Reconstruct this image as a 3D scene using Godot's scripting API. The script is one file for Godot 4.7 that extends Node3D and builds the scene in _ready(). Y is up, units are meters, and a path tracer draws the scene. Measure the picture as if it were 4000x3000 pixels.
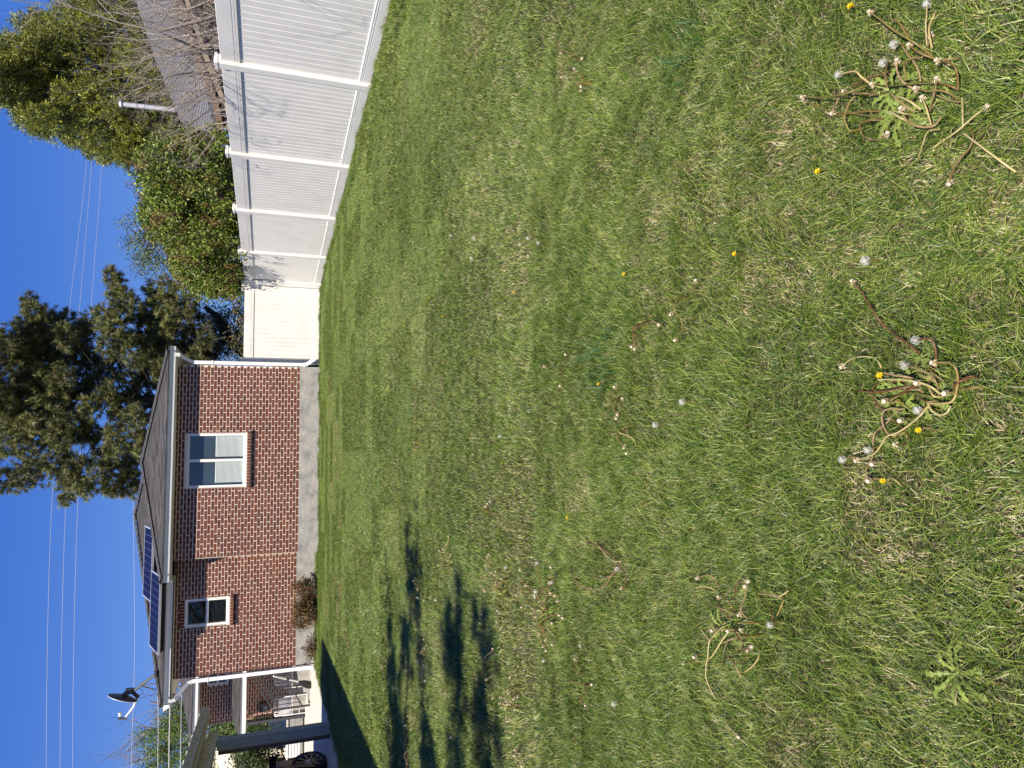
extends Node3D

# ---------------------------------------------------------------- mesh builder
class MB:
	var v := PackedVector3Array()
	var n := PackedVector3Array()
	var c := PackedColorArray()
	var ix := PackedInt32Array()
	var col := Color(1, 1, 1)
	func tri(a: Vector3, b: Vector3, d: Vector3) -> void:
		var nn := (b - a).cross(d - a).normalized()
		var k := v.size()
		for p in [a, b, d]:
			v.append(p); n.append(nn); c.append(col)
		ix.append_array(PackedInt32Array([k, k + 2, k + 1]))
	func quad(a: Vector3, b: Vector3, d: Vector3, e: Vector3) -> void:
		var nn := (b - a).cross(e - a)
		if nn.length_squared() < 1e-14:
			nn = (d - b).cross(e - b)
		nn = nn.normalized()
		var k := v.size()
		for p in [a, b, d, e]:
			v.append(p); n.append(nn); c.append(col)
		ix.append_array(PackedInt32Array([k, k + 2, k + 1, k, k + 3, k + 2]))
	func hexa(p: Array) -> void: # 0-3 bottom ring ccw seen from above, 4-7 top ring
		quad(p[4], p[5], p[6], p[7])
		quad(p[3], p[2], p[1], p[0])
		for i in 4:
			var j := (i + 1) % 4
			quad(p[i], p[j], p[4 + j], p[4 + i])
	func box(o: Vector3, s: Vector3, b := Basis()) -> void:
		var h := s * 0.5
		var p := []
		for y in [-1, 1]:
			for q in [[-1, 1], [1, 1], [1, -1], [-1, -1]]:
				p.append(o + b * Vector3(q[0] * h.x, y * h.y, q[1] * h.z))
		hexa(p)
	func box2(a: Vector3, b: Vector3) -> void:
		box((a + b) * 0.5, (b - a).abs())
	func beam(a: Vector3, b: Vector3, w: float, h: float, up := Vector3.UP) -> void:
		var z := (b - a).normalized()
		if absf(z.dot(up)) > 0.99:
			up = Vector3.BACK
		var x := up.cross(z).normalized()
		box((a + b) * 0.5, Vector3(w, h, (b - a).length()), Basis(x, z.cross(x), z))
	func tube(pts: Array, rads: Array, sides := 6, cap := true) -> void:
		var k0 := v.size()
		var m := pts.size()
		var prev := Vector3.ZERO
		for i in m:
			var t: Vector3 = (pts[mini(i + 1, m - 1)] - pts[maxi(i - 1, 0)]).normalized()
			var x: Vector3
			if prev == Vector3.ZERO:
				x = t.cross(Vector3.UP if absf(t.y) < 0.9 else Vector3.RIGHT).normalized()
			else:
				x = (prev - t * prev.dot(t)).normalized()
			prev = x
			var y := t.cross(x)
			var r: float = rads[i] if i < rads.size() else rads[-1]
			for s in sides:
				var a := TAU * s / sides
				var d := x * cos(a) + y * sin(a)
				v.append(pts[i] + d * r); n.append(d); c.append(col)
		for i in m - 1:
			for s in sides:
				var a := k0 + i * sides + s
				var b := k0 + i * sides + (s + 1) % sides
				ix.append_array(PackedInt32Array([a, b + sides, b, a, a + sides, b + sides]))
		if cap:
			for e in [0, m - 1]:
				var k := v.size()
				var t: Vector3 = (pts[0] - pts[1]).normalized() if e == 0 else (pts[m - 1] - pts[m - 2]).normalized()
				for s in sides:
					v.append(v[k0 + e * sides + s]); n.append(t); c.append(col)
				for s in range(1, sides - 1):
					if e == 0:
						ix.append_array(PackedInt32Array([k, k + s, k + s + 1]))
					else:
						ix.append_array(PackedInt32Array([k, k + s + 1, k + s]))
	func rod(a: Vector3, b: Vector3, r: float, sides := 8) -> void:
		tube([a, b], [r, r], sides)
	func lathe(prof: Array, sides := 16, t := Transform3D()) -> void: # prof of Vector2(radius, height)
		var k0 := v.size()
		for i in prof.size():
			var d: Vector2 = prof[mini(i + 1, prof.size() - 1)] - prof[maxi(i - 1, 0)]
			var nn := Vector2(d.y, -d.x).normalized()
			for s in sides:
				var a := TAU * s / sides
				v.append(t * Vector3(cos(a) * prof[i].x, prof[i].y, sin(a) * prof[i].x))
				n.append((t.basis * Vector3(cos(a) * nn.x, nn.y, sin(a) * nn.x)).normalized()); c.append(col)
		for i in prof.size() - 1:
			for s in sides:
				var a := k0 + i * sides + s
				var b := k0 + i * sides + (s + 1) % sides
				ix.append_array(PackedInt32Array([a, b, b + sides, a, b + sides, a + sides]))
	func prism(poly: PackedVector2Array, a: Vector3, b: Vector3, ux: Vector3, uy: Vector3) -> void: # profile swept from a to b
		var m := poly.size()
		var q := Geometry2D.triangulate_polygon(poly)
		for i in m:
			var j := (i + 1) % m
			var p0 := ux * poly[i].x + uy * poly[i].y
			var p1 := ux * poly[j].x + uy * poly[j].y
			quad(a + p0, a + p1, b + p1, b + p0)
		for e in [a, b]:
			for i in range(0, q.size(), 3):
				tri(e + ux * poly[q[i]].x + uy * poly[q[i]].y, e + ux * poly[q[i + 1]].x + uy * poly[q[i + 1]].y, e + ux * poly[q[i + 2]].x + uy * poly[q[i + 2]].y)
	func mesh() -> ArrayMesh:
		var a := []
		a.resize(Mesh.ARRAY_MAX)
		a[Mesh.ARRAY_VERTEX] = v
		a[Mesh.ARRAY_NORMAL] = n
		a[Mesh.ARRAY_COLOR] = c
		a[Mesh.ARRAY_INDEX] = ix
		var m := ArrayMesh.new()
		m.add_surface_from_arrays(Mesh.PRIMITIVE_TRIANGLES, a)
		return m

# ---------------------------------------------------------------- camera model
const FOCAL := 2665.0 # pixels of the 4000 x 3000 photograph, which is held turned by a quarter
const EYE := Vector3(0, 1.2, 0)
var look := Basis(Vector3.UP, deg_to_rad(-5.77)) * Basis(Vector3.RIGHT, deg_to_rad(-19.55)) * Basis(Vector3.BACK, deg_to_rad(0.92))
const SUN := Vector3(0.30, -1.0, -0.615)

func ray(x: float, y: float) -> Vector3:
	return look * Vector3(1500.0 - y, 2000.0 - x, -FOCAL)
func on_plane(x: float, y: float, p0: Vector3, nn: Vector3) -> Vector3:
	var r := ray(x, y)
	return EYE + r * ((p0 - EYE).dot(nn) / r.dot(nn))
func on_y(x: float, y: float, h := 0.0) -> Vector3:
	return on_plane(x, y, Vector3(0, h, 0), Vector3.UP)
func on_z(x: float, y: float, z: float) -> Vector3:
	return on_plane(x, y, Vector3(0, 0, z), Vector3.BACK)

# ---------------------------------------------------------------- scene helpers
var taken := {}
func numbered(called: String) -> String:
	if not taken.has(called):
		taken[called] = 0
		return called
	taken[called] += 1
	return "%s_%03d" % [called, taken[called]]
func tag(o: Node, label: String, category: String, group := "") -> void:
	o.set_meta("label", label); o.set_meta("category", category)
	if group: o.set_meta("group", group)
func thing(called: String, label: String, category: String, at := Vector3.ZERO, group := "", turn := 0.0) -> Node3D:
	var o := Node3D.new()
	o.name = numbered(called)
	add_child(o)
	o.position = at
	o.rotation.y = turn
	tag(o, label, category, group)
	return o
func part(mb: MB, called: String, mat: Material, parent: Node, stuff := false) -> MeshInstance3D:
	var o := MeshInstance3D.new()
	o.mesh = mb.mesh()
	o.material_override = mat
	o.name = called if parent != self else numbered(called)
	parent.add_child(o, true)
	if stuff: o.set_meta("kind", "stuff")
	return o
func shared(mesh: Mesh, called: String, mat: Material, parent: Node, t := Transform3D()) -> MeshInstance3D:
	var o := MeshInstance3D.new()
	o.mesh = mesh
	o.material_override = mat
	o.name = called
	parent.add_child(o, true)
	o.transform = t
	return o
func structure(mb: MB, called: String, mat: Material) -> MeshInstance3D:
	var o := part(mb, called, mat, self)
	o.set_meta("kind", "structure")
	return o
func many(called: String, mesh: Mesh, mat: Material, xf: Array, cols: Array, parent: Node) -> MultiMeshInstance3D:
	var mm := MultiMesh.new()
	mm.transform_format = MultiMesh.TRANSFORM_3D
	mm.use_colors = true
	mm.mesh = mesh
	mm.instance_count = xf.size()
	for i in xf.size():
		mm.set_instance_transform(i, xf[i])
		mm.set_instance_color(i, cols[i])
	var o := MultiMeshInstance3D.new()
	o.multimesh = mm
	o.material_override = mat
	o.name = called
	parent.add_child(o, true)
	return o
func lin(r: float, g: float, b: float) -> Color:
	return Color(r, g, b).linear_to_srgb()
func noise_tex(fr: float, ramp: Array, size := 512, oct := 5, sd := 1, typ := FastNoiseLite.TYPE_SIMPLEX_SMOOTH) -> NoiseTexture2D:
	var f := FastNoiseLite.new()
	f.noise_type = typ
	f.frequency = fr
	f.fractal_octaves = oct
	f.seed = sd
	var t := NoiseTexture2D.new()
	t.width = size; t.height = size
	t.seamless = true
	t.noise = f
	if ramp.size():
		var g := Gradient.new()
		var offs := PackedFloat32Array()
		var cs := PackedColorArray()
		for r in ramp:
			offs.append(r[0]); cs.append(r[1])
		g.offsets = offs; g.colors = cs
		t.color_ramp = g
	return t
func mat(c: Color, rough := 0.7, metal := 0.0) -> StandardMaterial3D:
	var m := StandardMaterial3D.new()
	m.albedo_color = c
	m.roughness = rough
	m.metallic = metal
	return m
func grain(m: StandardMaterial3D, tex: Texture2D, scale: float, bump: Texture2D = null, depth := 0.0) -> StandardMaterial3D:
	m.albedo_texture = tex
	m.uv1_triplanar = true
	m.uv1_world_triplanar = true
	m.uv1_scale = Vector3.ONE * scale
	if bump:
		m.heightmap_enabled = true
		m.heightmap_texture = bump
		m.heightmap_scale = depth
	return m
func foliage(back: Color, rough := 0.5) -> StandardMaterial3D:
	var m := mat(Color.WHITE, rough)
	m.vertex_color_use_as_albedo = true
	m.backlight_enabled = true
	m.backlight = back
	return m
func rnd(sd: int) -> RandomNumberGenerator:
	var r := RandomNumberGenerator.new()
	r.seed = sd
	return r
func any_dir(r: RandomNumberGenerator) -> Vector3:
	var z := r.randf_range(-1, 1)
	var a := r.randf() * TAU
	var q := sqrt(1 - z * z)
	return Vector3(q * cos(a), z, q * sin(a))
func aim(d: Vector3, r: RandomNumberGenerator) -> Basis: # y axis along d, random twist
	var y := d.normalized()
	var x := y.cross(any_dir(r)).normalized()
	return Basis(x, y, x.cross(y))

var M := {}
func materials() -> void:
	var bump := noise_tex(0.05, [], 512, 4, 7)
	var fine := noise_tex(0.12, [], 512, 3, 9)
	var b := mat(Color.WHITE, 0.85)
	b.vertex_color_use_as_albedo = true
	grain(b, noise_tex(0.09, [[0.0, Color(0.62, 0.6, 0.6)], [0.45, Color(0.93, 0.92, 0.92)], [0.62, Color(1, 1, 1)], [1.0, Color(1.0, 0.96, 0.9)]], 512, 4, 3), 3.0, fine, 0.35)
	M.brick = b
	M.mortar = grain(mat(Color.WHITE, 0.95), noise_tex(0.03, [[0.0, lin(0.58, 0.51, 0.42)], [0.5, lin(0.68, 0.61, 0.51)], [1.0, lin(0.76, 0.69, 0.58)]], 512, 5, 5), 0.7, fine, 0.3)
	M.concrete = grain(mat(Color.WHITE, 0.9), noise_tex(0.008, [[0.15, lin(0.22, 0.218, 0.205)], [0.35, lin(0.29, 0.285, 0.268)], [0.6, lin(0.33, 0.322, 0.295)], [0.85, lin(0.39, 0.365, 0.315)]], 1024, 6, 11), 0.3, bump, 0.5)
	M.paving = grain(mat(Color.WHITE, 0.92), noise_tex(0.02, [[0.2, lin(0.40, 0.37, 0.31)], [0.5, lin(0.50, 0.465, 0.40)], [0.8, lin(0.56, 0.53, 0.46)]], 1024, 6, 13), 0.5, bump, 0.4)
	M.vinyl = grain(mat(Color.WHITE, 0.38), noise_tex(0.01, [[0.2, lin(0.67, 0.665, 0.63)], [0.5, lin(0.715, 0.71, 0.675)], [0.8, lin(0.735, 0.73, 0.695)]], 512, 5, 17), 0.4)
	M.trim = mat(lin(0.78, 0.785, 0.77), 0.4)
	M.soffit = mat(lin(0.70, 0.68, 0.58), 0.6)
	M.frame = mat(lin(0.76, 0.74, 0.70), 0.45)
	var sh := mat(Color.WHITE, 0.95)
	sh.vertex_color_use_as_albedo = true
	grain(sh, noise_tex(0.2, [[0.2, Color(0.6, 0.6, 0.6)], [0.5, Color(0.9, 0.9, 0.9)], [0.8, Color(1, 1, 1)]], 512, 3, 19), 1.2, fine, 0.6)
	M.shingle = sh
	var gl := mat(Color(0.3, 0.36, 0.36, 0.05), 0.02)
	gl.transparency = BaseMaterial3D.TRANSPARENCY_ALPHA
	gl.metallic_specular = 1.0
	M.glass = gl
	var gp := mat(Color(0.42, 0.52, 0.58, 0.14), 0.02)  # mirrored sky put into the pane colour as a pale blue coat
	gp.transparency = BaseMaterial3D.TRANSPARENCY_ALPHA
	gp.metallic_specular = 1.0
	M.glass_sky_tint = gp
	M.blind = mat(lin(0.80, 0.85, 0.78), 0.6)
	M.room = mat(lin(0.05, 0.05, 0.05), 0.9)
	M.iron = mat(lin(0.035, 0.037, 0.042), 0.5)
	M.dish = mat(lin(0.06, 0.062, 0.065), 0.5)
	M.white_metal = mat(lin(0.75, 0.75, 0.74), 0.4)
	M.galv = mat(lin(0.55, 0.56, 0.57), 0.45, 0.3)
	M.cell = mat(lin(0.006, 0.009, 0.035), 0.45)
	M.cell.metallic_specular = 0.15
	M.panel_line = mat(lin(0.32, 0.34, 0.42), 0.4)
	M.silver = mat(lin(0.62, 0.63, 0.65), 0.35, 0.6)
	M.black = mat(lin(0.012, 0.012, 0.013), 0.6)
	M.cream = grain(mat(Color.WHITE, 0.75), noise_tex(0.015, [[0.2, lin(0.36, 0.34, 0.24)], [0.55, lin(0.48, 0.46, 0.34)], [0.8, lin(0.54, 0.52, 0.40)]], 512, 6, 23), 0.8)
	M.post = grain(mat(Color.WHITE, 0.7), noise_tex(0.02, [[0.12, lin(0.10, 0.12, 0.12)], [0.2, lin(0.22, 0.26, 0.265)], [0.6, lin(0.24, 0.28, 0.285)], [0.8, lin(0.27, 0.31, 0.31)]], 512, 6, 29), 0.9)
	M.metal_roof = mat(lin(0.28, 0.285, 0.30), 0.45, 0.3)
	M.brown = mat(lin(0.16, 0.105, 0.07), 0.7)
	M.tan = mat(lin(0.30, 0.235, 0.17), 0.8)
	M.bark = grain(mat(Color.WHITE, 0.95), noise_tex(0.03, [[0.2, lin(0.03, 0.022, 0.016)], [0.5, lin(0.085, 0.065, 0.05)], [0.8, lin(0.16, 0.13, 0.10)]], 512, 5, 31), 1.5, bump, 2.0)
	M.grey_bark = grain(mat(Color.WHITE, 0.95), noise_tex(0.04, [[0.2, lin(0.15, 0.125, 0.10)], [0.5, lin(0.27, 0.235, 0.20)], [0.8, lin(0.40, 0.36, 0.31)]], 512, 5, 37), 2.5)
	M.leaf = foliage(Color(0.55, 0.6, 0.3))
	M.needle = foliage(Color(0.3, 0.33, 0.2))
	M.grass = foliage(Color(0.45, 0.5, 0.28), 0.42)
	M.stem = foliage(Color(0.12, 0.12, 0.1), 0.45)
	M.soil = grain(mat(Color.WHITE, 1.0), noise_tex(0.05, [[0.2, lin(0.035, 0.03, 0.015)], [0.45, lin(0.07, 0.06, 0.028)], [0.6, lin(0.11, 0.095, 0.045)], [0.8, lin(0.2, 0.17, 0.09)]], 1024, 6, 41), 1.2, fine, 1.5)
	M.cable = mat(lin(0.45, 0.45, 0.47), 0.5)
	M.dark_cable = mat(lin(0.03, 0.03, 0.035), 0.6)
	M.paint = mat(lin(0.008, 0.0075, 0.007), 0.5)
	M.paint.metallic_specular = 0.25
	M.tyre = mat(lin(0.014, 0.014, 0.015), 0.85)
	M.rim = mat(lin(0.35, 0.35, 0.36), 0.3, 0.8)
	M.lamp = mat(lin(0.5, 0.5, 0.52), 0.08)
	M.amber = mat(lin(0.4, 0.12, 0.04), 0.2)
	M.cream_siding = mat(lin(0.72, 0.66, 0.50), 0.8)
	M.blue_grey = mat(lin(0.25, 0.32, 0.40), 0.7)
	M.bark_dark = mat(lin(0.03, 0.025, 0.02), 0.95)

# ---------------------------------------------------------------- bricks and walls
var brick_tones := [Color(0.167, 0.046, 0.023), Color(0.147, 0.041, 0.021), Color(0.187, 0.053, 0.027), Color(0.129, 0.036, 0.021), Color(0.172, 0.049, 0.028), Color(0.151, 0.046, 0.025), Color(0.202, 0.063, 0.033)]
var brick_cache := {}
func brick_mesh(w: float, h: float, tone: int) -> ArrayMesh:
	var key := "%d/%d/%d" % [roundi(w * 1000), roundi(h * 1000), tone]
	if not brick_cache.has(key):
		var mb := MB.new()
		mb.col = brick_tones[tone]
		# rounded face: a slightly smaller front than back
		var p := []
		for z in [-0.018, 0.0]:
			var k := 0.0 if z < 0.0 else 0.0022
			for q in [[-1, -1], [1, -1], [1, 1], [-1, 1]]:
				p.append(Vector3(q[0] * (w * 0.5 - k), q[1] * (h * 0.5 - k), z))
		mb.hexa(p)
		brick_cache[key] = mb.mesh()
	return brick_cache[key]
const BL := 0.2032
const BH := 0.0677
func bricks(wall: Node, x0: float, x1: float, z: float, y0: float, n: int, holes: Array, budget: int, sd: int) -> void:
	var r := rnd(sd)
	var rest := MB.new()
	var left := budget
	for k in n:
		var y := y0 + (k + 0.5) * BH
		var off := 0.0 if k % 2 == 0 else 0.5
		var x := x0 - off * BL
		while x < x1 - 0.005:
			var segs := [[maxf(x, x0), minf(x + BL, x1)]]
			for hl in holes:
				if y + BH * 0.4 > hl[2] and y - BH * 0.4 < hl[3]:
					var nx := []
					for s in segs:
						if s[1] <= hl[0] or s[0] >= hl[1]:
							nx.append(s)
						else:
							if s[0] < hl[0]: nx.append([s[0], hl[0]])
							if s[1] > hl[1]: nx.append([hl[1], s[1]])
					segs = nx
			for s in segs:
				var w: float = s[1] - s[0] - 0.0145
				if w < 0.02: continue
				w += r.randf_range(-0.0015, 0.001)
				var h := BH - 0.0135 + r.randf_range(-0.001, 0.0008)
				var tone := r.randi_range(0, 6)
				if tone == 6 and r.randf() < 0.6: tone = 0
				var o := Vector3((s[0] + s[1]) * 0.5, y + r.randf_range(-0.001, 0.001), z + r.randf_range(-0.0015, 0.0015))
				if left > 0 and (holes.is_empty() or y < 3.0):
					left -= 1
					shared(brick_mesh(snappedf(w, 0.002), snappedf(h, 0.002), tone), "brick", M.brick, wall, Transform3D(Basis(), o))
				else:
					rest.col = brick_tones[tone]
					var p := []
					for zz in [-0.018, 0.0]:
						var kk := 0.0 if zz < 0.0 else 0.0022
						for q in [[-1, -1], [1, -1], [1, 1], [-1, 1]]:
							p.append(o + Vector3(q[0] * (w * 0.5 - kk), q[1] * (h * 0.5 - kk), zz))
					rest.hexa(p)
			x += BL
	if rest.v.size():
		part(rest, "bricks", M.brick, wall, true)

func mortar_wall(x0: float, x1: float, z: float, y0: float, y1: float, holes: Array, depth := 0.2) -> MB:
	# a wall with real openings, its joints set 7 mm behind the brick faces
	var mb := MB.new()
	var xs := [x0, x1]
	for h in holes:
		xs.append(h[0]); xs.append(h[1])
	xs.sort()
	for i in xs.size() - 1:
		var xm: float = (xs[i] + xs[i + 1]) * 0.5
		if xs[i + 1] - xs[i] < 0.001: continue
		var ys := [y0, y1]
		for h in holes:
			if xm > h[0] and xm < h[1]:
				ys.append(h[2]); ys.append(h[3])
		ys.sort()
		for j in range(0, ys.size(), 2):
			mb.box2(Vector3(xs[i], ys[j], z - 0.007), Vector3(xs[i + 1], ys[j + 1], z - depth))
	return mb

func roof_face(mb: MB, a: Vector3, b: Vector3, c: Vector3, d: Vector3, sd: int, expo := 0.14) -> void:
	# a-b eave (left to right seen from outside), d-c top edge; stepped courses of shingles
	var r := rnd(sd)
	var up := (b - a).cross(d - a).normalized()
	if up.y < 0: up = -up
	var h := ((d + c) * 0.5 - (a + b) * 0.5).length()
	var n := maxi(1, roundi(h / expo))
	for i in n:
		var t0 := float(i) / n
		var t1 := float(i + 1) / n
		var l0 := a.lerp(d, t0) + up * 0.016
		var r0 := b.lerp(c, t0) + up * 0.016
		var l1 := a.lerp(d, t1) + up * 0.004
		var r1 := b.lerp(c, t1) + up * 0.004
		var cnt := maxi(1, roundi((r0 - l0).length() / 0.32))
		var sh := r.randf() * 0.0
		for k in cnt:
			var s0 := float(k) / cnt + sh
			var s1 := float(k + 1) / cnt + sh
			var g := r.randf_range(0.075, 0.15)
			mb.col = Color(g * 1.03, g * 0.99, g * 0.97)
			var lift := up * r.randf_range(0.0, 0.004)
			var p0 := l0.lerp(r0, s0) + lift
			var p1 := l0.lerp(r0, s1) + lift
			mb.quad(p0, p1, l1.lerp(r1, s1), l1.lerp(r1, s0))
			mb.quad(p0 - up * 0.03, p1 - up * 0.03, p1, p0)

func caps(mb: MB, a: Vector3, b: Vector3, sd: int) -> void:
	var r := rnd(sd)
	var n := maxi(1, roundi((b - a).length() / 0.2))
	var z := (b - a).normalized()
	var x := Vector3.UP.cross(z).normalized()
	var y := z.cross(x)
	for i in n:
		var g := r.randf_range(0.06, 0.095)
		mb.col = Color(g * 1.03, g, g * 0.98)
		var o := a.lerp(b, (i + 0.5) / n)
		var l := (b - a).length() / n * 0.55
		for s in [-1, 1]:
			mb.quad(o - z * l + y * 0.04, o + z * l + y * 0.03, o + z * l + x * s * 0.13 - y * 0.012, o - z * l + x * s * 0.13 - y * 0.002)

func gutter_profile() -> PackedVector2Array: # x outwards, y up from its back bottom edge
	return PackedVector2Array([Vector2(0, 0), Vector2(0.07, 0), Vector2(0.075, 0.02), Vector2(0.085, 0.055), Vector2(0.105, 0.08), Vector2(0.115, 0.095), Vector2(0.115, 0.122), Vector2(0.103, 0.122), Vector2(0.103, 0.1), Vector2(0.01, 0.1), Vector2(0.01, 0.125), Vector2(0, 0.125)])

func window(house: Node, x0: float, x1: float, y0: float, y1: float, z: float, split: String, blinds: float) -> void:
	var w := Node3D.new()
	w.name = "window"
	house.add_child(w, true)
	var f := MB.new()
	var t := 0.05
	var zf := z - 0.02
	f.box2(Vector3(x0, y0, zf), Vector3(x0 + t, y1, zf - 0.12))
	f.box2(Vector3(x1 - t, y0, zf), Vector3(x1, y1, zf - 0.12))
	f.box2(Vector3(x0 + t, y1 - t, zf), Vector3(x1 - t, y1, zf - 0.12))
	f.box2(Vector3(x0 + t, y0, zf), Vector3(x1 - t, y0 + t, zf - 0.12))
	var o1 := part(f, "frame", M.frame, w)
	var lip := MB.new()
	lip.box2(Vector3(x0 - 0.012, y0 - 0.02, z + 0.035), Vector3(x1 + 0.012, y0 + 0.012, z - 0.0195))
	part(lip, "sill", M.frame, w)
	var bar := MB.new()
	var panes := []
	if split == "v":
		var xm := (x0 + x1) * 0.5
		bar.box2(Vector3(xm - 0.03, y0 + t, zf - 0.012), Vector3(xm + 0.03, y1 - t, zf - 0.11))
		panes = [[x0 + t, xm - 0.03, y0 + t, y1 - t], [xm + 0.03, x1 - t, y0 + t, y1 - t]]
	else:
		var ym := (y0 + y1) * 0.5 - 0.0
		bar.box2(Vector3(x0 + t, ym - 0.025, zf - 0.012), Vector3(x1 - t, ym + 0.025, zf - 0.11))
		panes = [[x0 + t, x1 - t, y0 + t, ym - 0.025], [x0 + t, x1 - t, ym + 0.025, y1 - t]]
	part(bar, "mullion", M.frame, w)
	for p in panes:
		var g := MB.new()
		g.box2(Vector3(p[0], p[2], zf - 0.05), Vector3(p[1], p[3], zf - 0.054))
		part(g, "pane", M.glass_sky_tint if blinds > 0 else M.glass, w)
	if blinds > 0:
		for p in panes:
			var top: float = y0 + (y1 - y0) * blinds
			var nb := 24
			for i in nb:
				var y: float = p[2] + 0.005 + (top - p[2]) * (i + 0.5) / nb
				var s := MB.new()
				s.box(Vector3((p[0] + p[1]) * 0.5 + 0.02, y, zf - 0.10), Vector3(p[1] - p[0] - 0.06, 0.0025, 0.026), Basis(Vector3.RIGHT, 1.0))
				part(s, "slat", M.blind, w)
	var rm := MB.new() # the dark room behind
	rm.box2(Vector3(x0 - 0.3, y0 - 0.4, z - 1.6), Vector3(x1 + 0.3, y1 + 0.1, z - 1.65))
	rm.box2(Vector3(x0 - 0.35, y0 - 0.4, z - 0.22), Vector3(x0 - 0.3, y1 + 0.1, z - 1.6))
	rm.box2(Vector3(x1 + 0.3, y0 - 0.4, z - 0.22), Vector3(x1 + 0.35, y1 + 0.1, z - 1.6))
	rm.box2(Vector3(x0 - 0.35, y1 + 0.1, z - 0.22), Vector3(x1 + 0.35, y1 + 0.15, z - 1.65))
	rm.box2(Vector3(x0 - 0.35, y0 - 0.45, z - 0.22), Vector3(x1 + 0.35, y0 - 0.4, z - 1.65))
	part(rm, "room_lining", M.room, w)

func sill_bricks(wall: Node, x0: float, x1: float, y: float, z: float, proud: float, h: float, sd: int) -> void:
	var r := rnd(sd)
	var n := roundi((x1 - x0) / 0.0677)
	var bed := MB.new()
	bed.box2(Vector3(x0, y - h, z - 0.01), Vector3(x1, y - 0.012, z + proud - 0.012))
	part(bed, "sill_mortar", M.mortar, wall)
	var rest := MB.new()
	for i in n:
		rest.col = brick_tones[r.randi_range(0, 5)]
		var xm := x0 + (i + 0.5) * (x1 - x0) / n
		var w := (x1 - x0) / n - 0.012
		var p := []
		for q in [[-1, 1], [1, 1], [1, -1], [-1, -1]]:
			p.append(Vector3(xm + q[0] * w * 0.5, y - h - 0.004, z + (proud if q[1] > 0 else -0.005)))
		for q in [[-1, 1], [1, 1], [1, -1], [-1, -1]]:
			p.append(Vector3(xm + q[0] * w * 0.5, y - (0.025 if q[1] > 0 else 0.0), z + (proud if q[1] > 0 else -0.005)))
		var one := MB.new()
		one.col = rest.col
		one.hexa(p)
		part(one, "sill_brick", M.brick, wall)

func downspout(house: Node, pts: Array, w := 0.075, d := 0.055) -> void:
	var mb := MB.new()
	for i in pts.size() - 1:
		mb.beam(pts[i], pts[i + 1] + (pts[i + 1] - pts[i]).normalized() * 0.015, w, d, Vector3.BACK)
	var o := part(mb, "downspout", M.trim, house)
	var st := MB.new()
	for y in [0.45, 2.4]:
		var a: Vector3 = pts[-2] if pts.size() > 2 else pts[-1]
		st.box(Vector3(a.x, y, a.z), Vector3(w + 0.02, 0.03, d + 0.016))
	part(st, "strap", M.trim, o)

func soffit(mb: MB, x0: float, x1: float, y: float, z0: float, z1: float) -> void:
	var n := roundi(absf(x1 - x0) / 0.1)
	for i in n:
		var a := lerpf(x0, x1, float(i) / n)
		var b := lerpf(x0, x1, float(i + 1) / n)
		mb.box2(Vector3(a + 0.004, y, z0), Vector3(b - 0.004, y + 0.012, z1))
	mb.box2(Vector3(x0, y + 0.012, z0), Vector3(x1, y + 0.022, z1))

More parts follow.
